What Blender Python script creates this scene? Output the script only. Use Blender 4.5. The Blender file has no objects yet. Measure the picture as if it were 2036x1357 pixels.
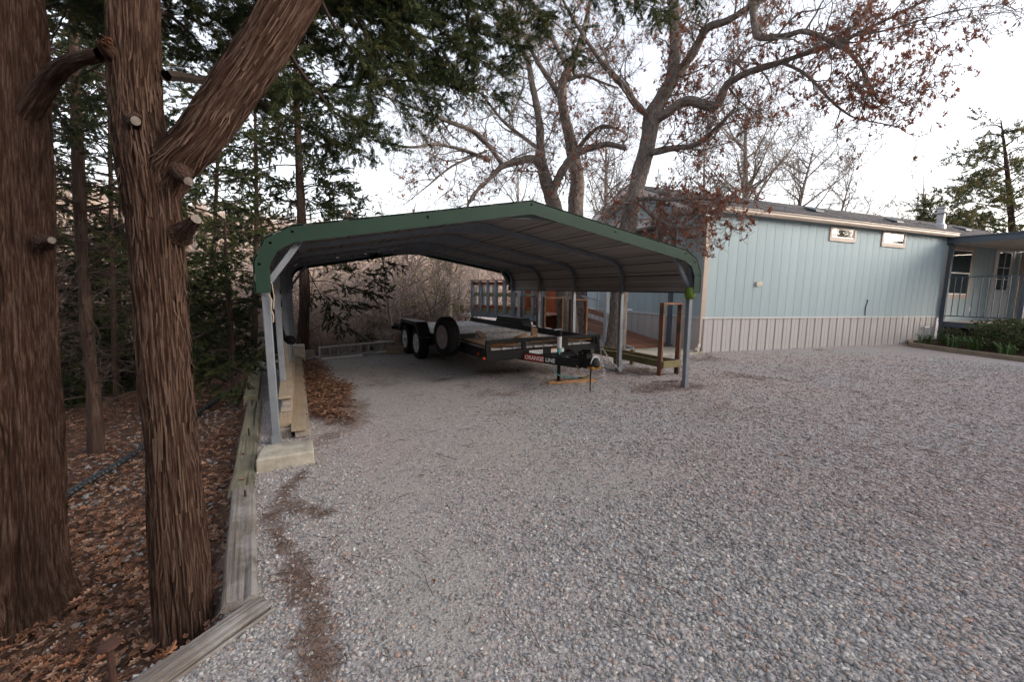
import bpy, math, random
import numpy as np
from mathutils import Matrix, Vector
R = math.radians
rnd = random.Random(7)
rng = np.random.default_rng(11)
SC = bpy.context.scene
COL = SC.collection

# ------------------------------------------------------------------ camera
F_PX, PITCH, ROLL, YAW, EYE = 843.7, .1229, .0065, .4455, np.array([0, 0, 1.5])
fw = np.array([math.sin(YAW)*math.cos(PITCH), math.cos(YAW)*math.cos(PITCH), -math.sin(PITCH)])
_rt = np.array([math.cos(YAW), -math.sin(YAW), 0]); _up = np.cross(_rt, fw)
cr, sr = math.cos(ROLL), math.sin(ROLL)
c_r = cr*_rt+sr*_up; c_u = -sr*_rt+cr*_up
cam = bpy.data.cameras.new('camera'); cam.lens = 36*F_PX/2036; cam.sensor_width = 36
cam.clip_start = .05; cam.clip_end = 2000
camo = bpy.data.objects.new('camera', cam); COL.objects.link(camo)
m = Matrix.Identity(4)
for i in range(3):
    m[i][0], m[i][1], m[i][2], m[i][3] = c_r[i], c_u[i], -fw[i], EYE[i]
camo.matrix_world = m
SC.camera = camo
SC.render.resolution_x, SC.render.resolution_y = 1024, 683

# ------------------------------------------------------------------ sky, sun, exposure
SUN_EL, SUN_AZ = R(17), R(130)     # azimuth from +Y towards +X
w = bpy.data.worlds.new('World'); SC.world = w; w.use_nodes = True
nt = w.node_tree; nt.nodes.clear()
sky = nt.nodes.new('ShaderNodeTexSky'); sky.sky_type = 'NISHITA'; sky.sun_disc = False
sky.sun_elevation = SUN_EL; sky.sun_rotation = SUN_AZ
sky.air_density = 1.0; sky.dust_density = 2.5; sky.ozone_density = 1.2
hs = nt.nodes.new('ShaderNodeHueSaturation'); hs.inputs['Saturation'].default_value = .42
tint = nt.nodes.new('ShaderNodeMix'); tint.data_type = 'RGBA'; tint.blend_type = 'MULTIPLY'
tint.inputs[0].default_value = 1; tint.inputs[7].default_value = (1.06, 1.0, .965, 1)
bg = nt.nodes.new('ShaderNodeBackground'); bg.inputs['Strength'].default_value = .14
wo = nt.nodes.new('ShaderNodeOutputWorld')
nt.links.new(sky.outputs[0], hs.inputs['Color']); nt.links.new(hs.outputs[0], tint.inputs[6])
nt.links.new(tint.outputs[2], bg.inputs['Color']); nt.links.new(bg.outputs[0], wo.inputs['Surface'])
sl = bpy.data.lights.new('sun', 'SUN'); sl.energy = .5; sl.angle = R(30); sl.color = (1, .9, .78)
so = bpy.data.objects.new('sun', sl); COL.objects.link(so)
sd = Vector((math.sin(SUN_AZ)*math.cos(SUN_EL), math.cos(SUN_AZ)*math.cos(SUN_EL), math.sin(SUN_EL)))
so.rotation_euler = sd.to_track_quat('Z', 'Y').to_euler(); so.location = (5, -20, 20)
vs = SC.view_settings
SC.display_settings.display_device = 'sRGB'
vs.view_transform = 'Standard'; vs.look = 'None'; vs.gamma = 1; vs.use_curve_mapping = False
vs.exposure = 1.86
SC.cycles.max_bounces = 6; SC.cycles.diffuse_bounces = 3; SC.cycles.transparent_max_bounces = 8
SC.cycles.caustics_reflective = SC.cycles.caustics_refractive = False

# ------------------------------------------------------------------ helpers
def at(px, py, D):                      # a traced point at a depth of D metres
    return EYE + (fw + c_r*(px-1018)/F_PX - c_u*(py-678.5)/F_PX)*D
def gp(px, py, z=0.):
    d = fw + c_r*(px-1018)/F_PX - c_u*(py-678.5)/F_PX
    return EYE + d*((z-1.5)/d[2])

def _hash(i, j, k, s):
    h = (i*374761393 + j*668265263 + k*2147483647 + s*974711) & 0xffffffff
    h = ((h ^ (h >> 13))*1274126177) & 0xffffffff
    return ((h ^ (h >> 16)) & 0xffff)/65535.
def vnoise(P, seed=0):
    P = np.asarray(P, float); I = np.floor(P).astype(np.int64); Fr = P-I; Fr = Fr*Fr*(3-2*Fr)
    x, y, z = I[:, 0], I[:, 1], I[:, 2]; u, v, q = Fr[:, 0], Fr[:, 1], Fr[:, 2]
    def L(a, b, t): return a+(b-a)*t
    H = lambda a, b, c: _hash(x+a, y+b, z+c, seed)
    return L(L(L(H(0,0,0), H(1,0,0), u), L(H(0,1,0), H(1,1,0), u), v), L(L(H(0,0,1), H(1,0,1), u), L(H(0,1,1), H(1,1,1), u), v), q)
def fbm(P, seed=0, o=3):
    P = np.asarray(P, float); s = 0; a = .5
    for i in range(o):
        s = s+a*vnoise(P*2**i, seed+i*17); a *= .5
    return s/(1-.5**o)
def n2(X, Y, f, seed=0, o=3):
    X, Y = np.broadcast_arrays(np.asarray(X, float), np.asarray(Y, float))
    return fbm(np.c_[X.ravel()*f, Y.ravel()*f, np.full(X.size, 3.7)], seed, o).reshape(X.shape)
def sstep(a, b, x):
    t = np.clip((np.asarray(x, float)-a)/(b-a), 0, 1); return t*t*(3-2*t)

class MB:
    """collects vertices and faces of one mesh"""
    def __init__(s): s.v = []; s.f = []; s.n = 0
    def add(s, V, Fs):
        V = np.asarray(V, float).reshape(-1, 3); s.v.append(V); o = s.n
        s.f.extend([tuple(i+o for i in f) for f in Fs]); s.n += len(V); return s
    def box(s, lo, hi, M=None):
        x0, y0, z0 = lo; x1, y1, z1 = hi
        V = np.array([(x0,y0,z0),(x1,y0,z0),(x1,y1,z0),(x0,y1,z0),(x0,y0,z1),(x1,y0,z1),(x1,y1,z1),(x0,y1,z1)], float)
        if M is not None: V = V@M[:3, :3].T+M[:3, 3]
        return s.add(V, [(3,2,1,0),(4,5,6,7),(0,1,5,4),(1,2,6,5),(2,3,7,6),(3,0,4,7)])
    def beam(s, p, q, w, h, up=(0, 0, 1)):
        p = np.asarray(p, float); q = np.asarray(q, float); d = q-p; L = np.linalg.norm(d); d = d/L
        up = np.asarray(up, float); x = np.cross(d, up)
        if np.linalg.norm(x) < 1e-5: x = np.cross(d, (1, 0, 0))
        x /= np.linalg.norm(x); z = np.cross(x, d); M = np.eye(4); M[:3, 0] = x; M[:3, 1] = d; M[:3, 2] = z; M[:3, 3] = p
        return s.box((-w/2, 0, -h/2), (w/2, L, h/2), M)
    def tube(s, pts, rad, n=6, cap=True):
        pts = np.asarray(pts, float); k = len(pts); rad = np.broadcast_to(np.asarray(rad, float), (k,))
        T = np.gradient(pts, axis=0); T /= np.linalg.norm(T, axis=1)[:, None]+1e-12
        a = np.array([0, 0, 1.]) if abs(T[0, 2]) < .9 else np.array([1., 0, 0])
        X = np.cross(T[0], a); X /= np.linalg.norm(X); V = []
        an = np.arange(n)*2*math.pi/n; ca, sa = np.cos(an), np.sin(an)
        for i in range(k):
            X = X-T[i]*(X@T[i]); X /= np.linalg.norm(X)+1e-12; Yv = np.cross(T[i], X)
            V.append(pts[i]+rad[i]*(ca[:, None]*X+sa[:, None]*Yv))
        Fs = [(i*n+j, i*n+(j+1) % n, (i+1)*n+(j+1) % n, (i+1)*n+j) for i in range(k-1) for j in range(n)]
        if cap: Fs += [tuple(range(n))[::-1], tuple((k-1)*n+j for j in range(n))]
        return s.add(np.concatenate(V), Fs)
    def lathe(s, prof, n=16, M=None, closed=False):      # profile of (radius, z) about local z
        V = []; k = len(prof)
        for r_, z_ in prof:
            for j in range(n):
                a = 2*math.pi*j/n; V.append((r_*math.cos(a), r_*math.sin(a), z_))
        V = np.array(V)
        if M is not None: V = V@M[:3, :3].T+M[:3, 3]
        kk = k if closed else k-1
        Fs = [(i*n+j, i*n+(j+1) % n, ((i+1) % k)*n+(j+1) % n, ((i+1) % k)*n+j) for i in range(kk) for j in range(n)]
        if not closed: Fs += [tuple(range(n))[::-1], tuple((k-1)*n+j for j in range(n))]
        return s.add(V, Fs)
    def prism(s, poly, ax, lo, hi):      # polygon extruded along axis ax (0,1,2)
        k = len(poly); V = []
        for e in (lo, hi):
            for a, b in poly:
                p = [a, b]; p.insert(ax, e); V.append(p)
        return s.add(V, [tuple(range(k))[::-1], tuple(range(k, 2*k))]+[(i, (i+1) % k, k+(i+1) % k, k+i) for i in range(k)])
    def mesh(s, name, smooth=False):
        me = bpy.data.meshes.new(name)
        V = np.concatenate(s.v) if s.v else np.zeros((0, 3))
        me.from_pydata(V.tolist(), [], s.f)
        if smooth: me.polygons.foreach_set('use_smooth', [True]*len(me.polygons))
        me.update(); return me
def raw_mesh(name, V, Fidx, col=None, smooth=False):   # Fidx (n,3) or (n,4) arrays
    me = bpy.data.meshes.new(name); V = np.asarray(V, np.float32); Fidx = np.asarray(Fidx, np.int32); k = Fidx.shape[1]
    me.vertices.add(len(V)); me.vertices.foreach_set('co', V.ravel())
    me.loops.add(Fidx.size); me.loops.foreach_set('vertex_index', Fidx.ravel())
    me.polygons.add(len(Fidx)); me.polygons.foreach_set('loop_start', np.arange(0, Fidx.size, k, dtype=np.int32))
    if smooth: me.polygons.foreach_set('use_smooth', np.ones(len(Fidx), bool))
    me.update(calc_edges=True)
    if col is not None:
        a = me.attributes.new('col', 'FLOAT_COLOR', 'POINT'); a.data.foreach_set('color', np.c_[col, np.ones(len(col))].astype(np.float32).ravel())
    return me
def bevel(o, w_=.004, seg=1):
    b = o.modifiers.new('bevel', 'BEVEL'); b.width = w_; b.segments = seg; b.limit_method = 'ANGLE'; return o

def tag(o, label=None, cat=None, group=None, kind=None):
    if label: o['label'] = label
    if cat: o['category'] = cat
    if group: o['group'] = group
    if kind: o['kind'] = kind
    return o
def thing(name, label, cat, loc=(0, 0, 0), rz=0, group=None, mat=None):
    o = bpy.data.objects.new(name, None); COL.objects.link(o); o.empty_display_size = .1
    if mat is not None: o.matrix_world = mat
    else: o.location = tuple(map(float, loc)); o.rotation_euler = (0, 0, rz)
    return tag(o, label, cat, group)
def obj(name, mb, mat, parent=None, loc=None, smooth=False, origin=None, bev=0):
    if isinstance(mb, MB):
        if origin is not None: mb.v = [v-np.asarray(origin, float) for v in mb.v]
        me = mb.mesh(name, smooth)
    else: me = mb
    if mat is not None and not me.materials: me.materials.append(mat)
    o = bpy.data.objects.new(name, me); COL.objects.link(o)
    if parent is not None: o.parent = parent
    if loc is not None: o.location = tuple(map(float, loc))
    if bev: bevel(o, bev)
    return o
def solo(name, mb, mat, label, cat, group=None, kind=None, smooth=False, bev=0):   # one-mesh thing from world coordinates
    V = np.concatenate(mb.v); o0 = np.array([V[:, 0].mean(), V[:, 1].mean(), V[:, 2].min()])
    o = obj(name, mb, mat, None, o0, smooth, o0, bev); return tag(o, label, cat, group, kind)
def copy_tree(o, parent=None):
    c = o.copy(); COL.objects.link(c); c.parent = parent
    for ch in o.children: copy_tree(ch, c)
    return c

# ------------------------------------------------------------------ materials
class NT:
    def __init__(s, name):
        s.m = bpy.data.materials.new(name); s.m.use_nodes = True; s.t = s.m.node_tree; s.n = s.t.nodes
        s.b = s.n['Principled BSDF']; s.tc = None
    def new(s, t, **k):
        n = s.n.new(t)
        for a, b in k.items(): setattr(n, a, b)
        return n
    def link(s, a, b): s.t.links.new(a, b)
    def coord(s, scale=(1, 1, 1), kind='Object'):
        if s.tc is None: s.tc = s.new('ShaderNodeTexCoord')
        mp = s.new('ShaderNodeMapping'); mp.inputs['Scale'].default_value = scale
        s.link(s.tc.outputs[kind], mp.inputs[0]); return mp.outputs[0]
    def noise(s, vec, scale, detail=4, rough=.6, dist=0):
        n = s.new('ShaderNodeTexNoise'); n.inputs['Scale'].default_value = scale; n.inputs['Detail'].default_value = detail
        n.inputs['Roughness'].default_value = rough; n.inputs['Distortion'].default_value = dist
        s.link(vec, n.inputs['Vector']); return n.outputs[0]
    def ramp(s, fac, stops):
        n = s.new('ShaderNodeValToRGB'); e = n.color_ramp.elements
        while len(e) < len(stops): e.new(.5)
        for i, (p, c) in enumerate(stops):
            e[i].position = p; e[i].color = (*c, 1) if len(c) == 3 else c
        s.link(fac, n.inputs[0]); return n.outputs[0]
    def mix(s, a, b, fac, mode='MIX'):
        n = s.new('ShaderNodeMix', data_type='RGBA', blend_type=mode)
        for sock, v in ((n.inputs[0], fac), (n.inputs[6], a), (n.inputs[7], b)):
            if hasattr(v, 'links') or isinstance(v, bpy.types.NodeSocket): s.link(v, sock)
            else: sock.default_value = v if isinstance(v, (int, float)) else (*v, 1)
        return n.outputs[2]
    def math(s, op, a, b=0.):
        n = s.new('ShaderNodeMath', operation=op)
        for sock, v in ((n.inputs[0], a), (n.inputs[1], b)):
            if isinstance(v, bpy.types.NodeSocket): s.link(v, sock)
            else: sock.default_value = v
        return n.outputs[0]
    def bump(s, h, strength=.4, dist=.01):
        n = s.new('ShaderNodeBump'); n.inputs['Strength'].default_value = strength; n.inputs['Distance'].default_value = dist
        s.link(h, n.inputs['Height']); s.link(n.outputs[0], s.b.inputs['Normal']); return n
    def col(s, c):
        if isinstance(c, bpy.types.NodeSocket): s.link(c, s.b.inputs['Base Color'])
        else: s.b.inputs['Base Color'].default_value = (*c, 1)
        return s
    def rough(s, r, metal=0., spec=.5):
        if isinstance(r, bpy.types.NodeSocket): s.link(r, s.b.inputs['Roughness'])
        else: s.b.inputs['Roughness'].default_value = r
        s.b.inputs['Metallic'].default_value = metal; s.b.inputs['Specular IOR Level'].default_value = spec; return s
    def rand(s): return s.new('ShaderNodeObjectInfo').outputs['Random']
    def attr(s, name):
        n = s.new('ShaderNodeAttribute'); n.attribute_name = name; return n

def M_simple(name, c, c2=None, scale=8, rough=.6, metal=0, spec=.4, bump=.1, bscale=None, stretch=(1, 1, 1), vary=0., bdist=.005):
    s = NT(name); v = s.coord(stretch); nz = s.noise(v, scale, 5)
    c2 = c2 or tuple(x*.7 for x in c)
    out = s.ramp(nz, [(.3, c), (.7, c2)])
    if vary:
        k = s.math('MULTIPLY_ADD', s.rand(), vary*2); s.n[-1].inputs[2].default_value = 1-vary
        g = s.new('ShaderNodeCombineColor')
        for i in range(3): s.link(k, g.inputs[i])
        out = s.mix(out, g.outputs[0], 1., 'MULTIPLY')
    s.col(out); s.rough(rough, metal, spec)
    if bump: s.bump(s.noise(v, bscale or scale*3, 6), bump, bdist)
    return s.m
def M_wood(name, c, c2, grain=(14, 1.2, 14), rough=.85, vary=.15, bump=.5, stain=None):
    s = NT(name); v = s.coord(grain); nz = s.noise(v, 4, 8, .65, .6)
    out = s.ramp(nz, [(.25, c2), (.5, c), (.75, tuple(x*1.12 for x in c))])
    big = s.noise(s.coord(), 1.7, 3); out = s.mix(out, tuple(x*.55 for x in c2), s.ramp(big, [(.5, (0, 0, 0)), (.85, (.8, .8, .8))]))
    if stain:
        st = s.noise(s.coord(), 3.1, 4); out = s.mix(out, stain, s.ramp(st, [(.5, (0, 0, 0)), (.62, (1, 1, 1))]))
    k = s.math('MULTIPLY_ADD', s.rand(), vary*2); s.n[-1].inputs[2].default_value = 1-vary
    g = s.new('ShaderNodeCombineColor')
    for i in range(3): s.link(k, g.inputs[i])
    out = s.mix(out, g.outputs[0], 1., 'MULTIPLY')
    s.col(out); s.rough(rough, 0, .25); s.bump(nz, bump, .006); return s.m

def M_bark(name, dark, mid, light, su, sv, uvname='bk', bump=.8, dist=.012, lightamt=.62, rough=.95):
    s = NT(name); a = s.attr(uvname); mp = s.new('ShaderNodeMapping'); mp.inputs['Scale'].default_value = (su, su, sv)
    s.link(a.outputs['Vector'], mp.inputs[0])
    nz = s.noise(mp.outputs[0], 1, 8, .7, .15)
    c = s.ramp(nz, [(.28, dark), (.48, mid), (lightamt, tuple(.5*(p+q) for p, q in zip(mid, light))), (.8, light)])
    mp2 = s.new('ShaderNodeMapping'); mp2.inputs['Scale'].default_value = (4, 4, 1.0); s.link(a.outputs['Vector'], mp2.inputs[0])
    big = s.noise(mp2.outputs[0], 1, 4)
    c = s.mix(c, tuple(.9*x for x in dark), s.ramp(big, [(.45, (0, 0, 0)), (.75, (.7, .7, .7))]))
    s.col(c); s.rough(rough, 0, .15); s.bump(nz, bump, dist); return s.m

def M_attr(name, rough=.9, bump=0, bscale=60, transl=0.):
    s = NT(name); a = s.attr('col'); c = a.outputs['Color']
    nz = s.noise(s.coord(), bscale, 3); c = s.mix(c, (.06, .055, .05), s.ramp(nz, [(.45, (0, 0, 0)), (.8, (.5, .5, .5))]))
    s.col(c); s.rough(rough, 0, .25)
    if bump: s.bump(nz, bump, .003)
    return s.m
def M_leafy(name, cols, rough=.75, transl=.25, spread=None):
    s = NT(name); c = s.ramp(s.rand(), [(i/(len(cols)-1) if len(cols) > 1 else 0, x) for i, x in enumerate(cols)])
    s.col(c); s.rough(rough, 0, .25)
    tr = s.new('ShaderNodeBsdfTranslucent'); s.link(c, tr.inputs['Color'])
    mx = s.new('ShaderNodeMixShader'); mx.inputs[0].default_value = transl
    s.link(s.b.outputs[0], mx.inputs[1]); s.link(tr.outputs[0], mx.inputs[2])
    s.link(mx.outputs[0], s.n['Material Output'].inputs['Surface']); return s.m
def M_glass_dark(name, c=(.012, .016, .018), rough=.03, spec=.9):
    s = NT(name); s.col(c); s.rough(rough, 0, spec); s.b.inputs['IOR'].default_value = 1.6
    v = s.coord(); s.bump(s.noise(v, 2.2, 2), .05, .02); return s.m

# geometry-node scatter: points (with rot, scl, idx) -> copies of the prototype meshes, all inside one object
_protos = {}
def scatter(name, pts, rots, scl, idx, protos, mat, parent=None, loc=(0, 0, 0)):
    me = bpy.data.meshes.new(name); pts = np.asarray(pts, np.float32); n = len(pts)
    me.vertices.add(n); me.vertices.foreach_set('co', (pts-np.asarray(loc, np.float32)).ravel())
    a = me.attributes.new('rot', 'FLOAT_VECTOR', 'POINT'); a.data.foreach_set('vector', np.asarray(rots, np.float32).ravel())
    a = me.attributes.new('scl', 'FLOAT', 'POINT'); a.data.foreach_set('value', np.asarray(scl, np.float32).ravel())
    a = me.attributes.new('idx', 'INT', 'POINT'); a.data.foreach_set('value', np.asarray(idx, np.int32).ravel())
    o = bpy.data.objects.new(name, me); COL.objects.link(o)
    if mat is not None: me.materials.append(mat)
    if parent is not None: o.parent = parent
    else: o.location = tuple(map(float, loc))
    key = tuple(p.name for p in protos)
    if key not in _protos:
        g = bpy.data.node_groups.new('scatter', 'GeometryNodeTree')
        g.interface.new_socket('Geometry', in_out='INPUT', socket_type='NodeSocketGeometry')
        g.interface.new_socket('Geometry', in_out='OUTPUT', socket_type='NodeSocketGeometry')
        N = g.nodes.new; L = g.links.new
        gi, go = N('NodeGroupInput'), N('NodeGroupOutput')
        jn = N('GeometryNodeJoinGeometry')
        for p in reversed(protos):
            oi = N('GeometryNodeObjectInfo'); oi.inputs['Object'].default_value = p; oi.inputs['As Instance'].default_value = False
            ti = N('GeometryNodeGeometryToInstance'); L(oi.outputs['Geometry'], ti.inputs[0]); L(ti.outputs[0], jn.inputs[0])
        ip = N('GeometryNodeInstanceOnPoints'); ip.inputs['Pick Instance'].default_value = True
        def na(nm, ty):
            q = N('GeometryNodeInputNamedAttribute'); q.data_type = ty; q.inputs['Name'].default_value = nm
            return [x for x in q.outputs if x.enabled and x.name == 'Attribute'][0]
        L(gi.outputs[0], ip.inputs['Points']); L(jn.outputs[0], ip.inputs['Instance'])
        L(na('idx', 'INT'), ip.inputs['Instance Index']); L(na('rot', 'FLOAT_VECTOR'), ip.inputs['Rotation']); L(na('scl', 'FLOAT'), ip.inputs['Scale'])
        L(ip.outputs[0], go.inputs[0]); _protos[key] = g
    md = o.modifiers.new('scatter', 'NODES'); md.node_group = _protos[key]
    return o
def proto(name, me, mat):
    if mat is not None: me.materials.append(mat)
    return bpy.data.objects.new(name, me)          # kept out of the scene: only its mesh is used
def eul_along(D, roll=None):                       # euler angles that turn local +Z onto the directions D
    out = np.zeros((len(D), 3))
    for i, d in enumerate(D):
        q = Vector(d).to_track_quat('Z', 'Y')
        e = (q.to_matrix() @ Matrix.Rotation((roll[i] if roll is not None else rnd.uniform(0, 6.28)), 3, 'Z')).to_euler()
        out[i] = e
    return out
# ------------------------------------------------------------------ ground
BX = np.array([(-40, -20), (-3.2, .4), (-1.6, 1.35), (-.72, 1.9), (-.40, 2.12), (-.5, 3.4), (-.72, 6.35), (-.9, 9.2), (-.9, 9.9), (1.9, 10.6), (4.6, 11.2), (7, 17), (9, 26), (60, 40)], float)
def edge_dist(X, Y):          # signed distance to the yard's edge, positive on the woods side (left / behind)
    X = np.asarray(X, float); Y = np.asarray(Y, float); best = np.full(X.shape, 1e9); sgn = np.zeros(X.shape)
    for (ax, ay), (bx, by) in zip(BX[:-1], BX[1:]):
        dx, dy = bx-ax, by-ay; L2 = dx*dx+dy*dy
        t = np.clip(((X-ax)*dx+(Y-ay)*dy)/L2, 0, 1); qx, qy = X-(ax+t*dx), Y-(ay+t*dy)
        d = np.hypot(qx, qy); s_ = np.sign(dx*(Y-ay)-dy*(X-ax)); m_ = d < best-1e-9
        best = np.where(m_, d, best); sgn = np.where(m_, s_, sgn)
    return best*sgn
def terrain(X, Y, detail=True):
    X = np.asarray(X, float); Y = np.asarray(Y, float)
    d = edge_dist(X, Y); z = -.0125*np.clip(X-5, 0, 30)+.045*np.exp(-((X-5)**2+(Y-4.2)**2)/3.)
    if detail: z = z+.035*(n2(X, Y, .55, 5)-.5)*sstep(-.3, -1.2, d)
    dp = np.clip(d, 0, None)
    drop = -.10*sstep(0, .12, dp)-.17*np.clip(dp-.1, 0, 2.5)-.27*np.clip(dp-2.6, 0, 16)
    dist = np.hypot(X, Y)
    hill = 24*sstep(26, 135, dp)+(n2(X, Y, .018, 9)-.5)*9*sstep(22, 60, dp)
    z = z+drop+hill
    if detail: z = z+(n2(X, Y, 1.1, 21)-.5)*.16*sstep(.15, 1.5, dp)
    return z
def axis(fine0, fine1, st, far, g=1.11):
    a = list(np.arange(fine0, fine1, st)); s_ = st; x = fine1; hi = []
    while x < far: hi.append(x); s_ *= g; x += s_
    s_ = st; x = fine0; lo = []
    while x > -far: s_ *= g; x -= s_; lo.append(x)
    return np.array(lo[::-1]+a+hi)
gx = axis(-4, 16, .09, 330); gy = axis(-1, 13, .09, 330)
GX, GY = np.meshgrid(gx, gy); GZ = terrain(GX, GY)
GV = np.c_[GX.ravel(), GY.ravel(), GZ.ravel()]
nx, ny = len(gx), len(gy)
ii = (np.arange(ny-1)[:, None]*nx+np.arange(nx-1)[None, :]).ravel()
GF = np.c_[ii, ii+1, ii+nx+1, ii+nx]

def blob(X, Y, px, py, rx, ry, z=0, rot=0., nf=5., seed=0, amt=.7):
    c = gp(px, py, z); dx, dy = X-c[0], Y-c[1]; ca, sa = math.cos(rot), math.sin(rot)
    q = np.hypot((dx*ca+dy*sa)/rx, (-dx*sa+dy*ca)/ry)+amt*(n2(X, Y, nf, seed)-.5)*2
    return 1-sstep(.55, 1.15, q)
def seg_mask(X, Y, pts, wid, seed=0, nf=4.):
    best = np.full(X.shape, 1e9)
    for a, b in zip(pts[:-1], pts[1:]):
        dx, dy = b[0]-a[0], b[1]-a[1]; t = np.clip(((X-a[0])*dx+(Y-a[1])*dy)/(dx*dx+dy*dy), 0, 1)
        best = np.minimum(best, np.hypot(X-a[0]-t*dx, Y-a[1]-t*dy))
    return 1-sstep(.45, 1.1, best/wid+(n2(X, Y, nf, seed)-.5)*1.5+(n2(X, Y, 15., seed+3, 2)-.5)*1.3)
NEEDLE = [gp(*q)[:2] for q in ((640, 1340), (625, 1230), (600, 1150), (560, 1080), (545, 1030), (565, 975), (600, 945))]
NEEDLE2 = [gp(*q)[:2] for q in ((560, 985), (590, 1010), (650, 1025))]
NEEDLE3 = [gp(*q)[:2] for q in ((545, 900), (640, 880), (700, 845), (720, 800))]
def masks(X, Y):
    dust = np.zeros(X.shape)
    for a in ((860, 1240, .28, .34), (910, 1130, .22, .3), (800, 1060, .4, .35), (760, 990, .45, .45), (1180, 960, .8, .5), (830, 1180, .3, .3), (1010, 890, .6, .5)):
        dust = np.maximum(dust, blob(X, Y, a[0], a[1], a[2], a[3], seed=3)*(.95 if a[1] > 1100 else .6))
    # wheel-packed strip under the roof
    c = np.exp(-((X-1.5)/1.2)**2)*sstep(4.6, 6.2, Y)*sstep(10.4, 8.5, Y); dust = np.maximum(dust, .75*c)
    need = np.maximum(np.maximum(seg_mask(X, Y, NEEDLE, .085, 1), seg_mask(X, Y, NEEDLE2, .065, 2)), seg_mask(X, Y, NEEDLE3, .16, 4)*.6)
    for a in ((1120, 760, .55, .25), (1260, 740, .6, .45), (1330, 775, .8, .3), (1000, 740, .7, .3)):
        need = np.maximum(need, .8*blob(X, Y, a[0], a[1], a[2], a[3], seed=8, nf=3))
    need = np.maximum(need, .62*sstep(.56, .72, n2(X, Y, .9, 61))*sstep(.45, .6, n2(X, Y, 4.5, 62))*sstep(2.6, 4.2, Y)*sstep(8.5, 6.5, Y)*sstep(.3, 1.2, X))
    pile = np.maximum(blob(X, Y, 648, 790, .40, 1.4, nf=2.2, seed=12, amt=.45), blob(X, Y, 615, 745, .35, 1.5, nf=2., seed=13, amt=.4))
    d = edge_dist(X, Y); wood = sstep(-.02, .08, d)
    return dust, need, pile, wood
DU, NE, PI_, WO = masks(GX, GY)
gme = raw_mesh('ground', GV, GF, np.c_[DU.ravel(), NE.ravel(), np.maximum(PI_, WO).ravel()], True)
s = NT('gravel_ground'); v = s.coord()
msk = s.attr('col'); sep = s.new('ShaderNodeSeparateColor'); s.link(msk.outputs['Color'], sep.inputs[0])
def vor(scale, feat='F1', rnd_=1.):
    n = s.new('ShaderNodeTexVoronoi'); n.inputs['Scale'].default_value = scale; n.feature = feat; n.inputs['Randomness'].default_value = rnd_; s.link(v, n.inputs['Vector']); return n
v1 = vor(48); v2 = vor(95)
def stones(vn):
    sp = s.new('ShaderNodeSeparateColor'); s.link(vn.outputs['Color'], sp.inputs[0])
    return s.ramp(sp.outputs[0], [(0, (.19, .188, .19)), (.22, (.26, .258, .265)), (.42, (.32, .317, .322)), (.6, (.34, .295, .27)), (.78, (.38, .372, .365)), (.93, (.48, .47, .46))])
c = s.mix(stones(v1), stones(v2), .45)
lum = s.noise(v, .35, 4); c = s.mix(c, s.mix(c, (1.08, .96, .93), 1., 'MULTIPLY'), s.ramp(lum, [(.4, (0, 0, 0)), (.6, (1, 1, 1))]))
fine = s.noise(v, 160, 3); dustc = s.ramp(fine, [(.3, (.27, .258, .24)), (.7, (.40, .38, .35))])
c = s.mix(c, dustc, s.math('MULTIPLY', sep.outputs[0], .85))
nz = s.noise(v, 45, 6, .7); ndl = s.ramp(nz, [(.3, (.06, .036, .026)), (.5, (.125, .073, .052)), (.72, (.21, .14, .10))])
c = s.mix(c, ndl, s.math('MULTIPLY', sep.outputs[1], .8))
nz2 = s.noise(v, 18, 6, .7); lf = s.ramp(nz2, [(.3, (.03, .018, .012)), (.5, (.085, .045, .028)), (.7, (.15, .085, .055))])
c = s.mix(c, lf, sep.outputs[2]); s.col(c); s.rough(.95, 0, .2)
h = s.math('ADD', s.math('MULTIPLY', v1.outputs['Distance'], -1.), s.math('MULTIPLY', v2.outputs['Distance'], -.6))
s.bump(s.math('ADD', h, s.math('MULTIPLY', nz2, .4)), .55, .015)
g = obj('ground', gme, s.m); tag(g, kind='structure')

# ------------------------------------------------------------------ gravel stones (real pebbles where they can be told apart)
phi = (1+5**.5)/2
ICO_V = np.array([(-1,phi,0),(1,phi,0),(-1,-phi,0),(1,-phi,0),(0,-1,phi),(0,1,phi),(0,-1,-phi),(0,1,-phi),(phi,0,-1),(phi,0,1),(-phi,0,-1),(-phi,0,1)])/math.hypot(1, phi)
ICO_F = np.array([(0,11,5),(0,5,1),(0,1,7),(0,7,10),(0,10,11),(1,5,9),(5,11,4),(11,10,2),(10,7,6),(7,1,8),(3,9,4),(3,4,2),(3,2,6),(3,6,8),(3,8,9),(4,9,5),(2,4,11),(6,2,10),(8,6,7),(9,8,1)])
OCT_V = np.array([(1,0,0),(-1,0,0),(0,1,0),(0,-1,0),(0,0,1),(0,0,-1)], float); OCT_F = np.array([(0,2,4),(2,1,4),(1,3,4),(3,0,4),(2,0,5),(1,2,5),(3,1,5),(0,3,5)])
PAL = np.array([(.17,.168,.172),(.225,.225,.232),(.275,.275,.283),(.30,.295,.295),(.315,.275,.252),(.32,.24,.205),(.345,.34,.335),(.43,.42,.41),(.25,.235,.23)])
PWT = np.array([.1,.17,.2,.15,.1,.06,.12,.05,.05])
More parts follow.
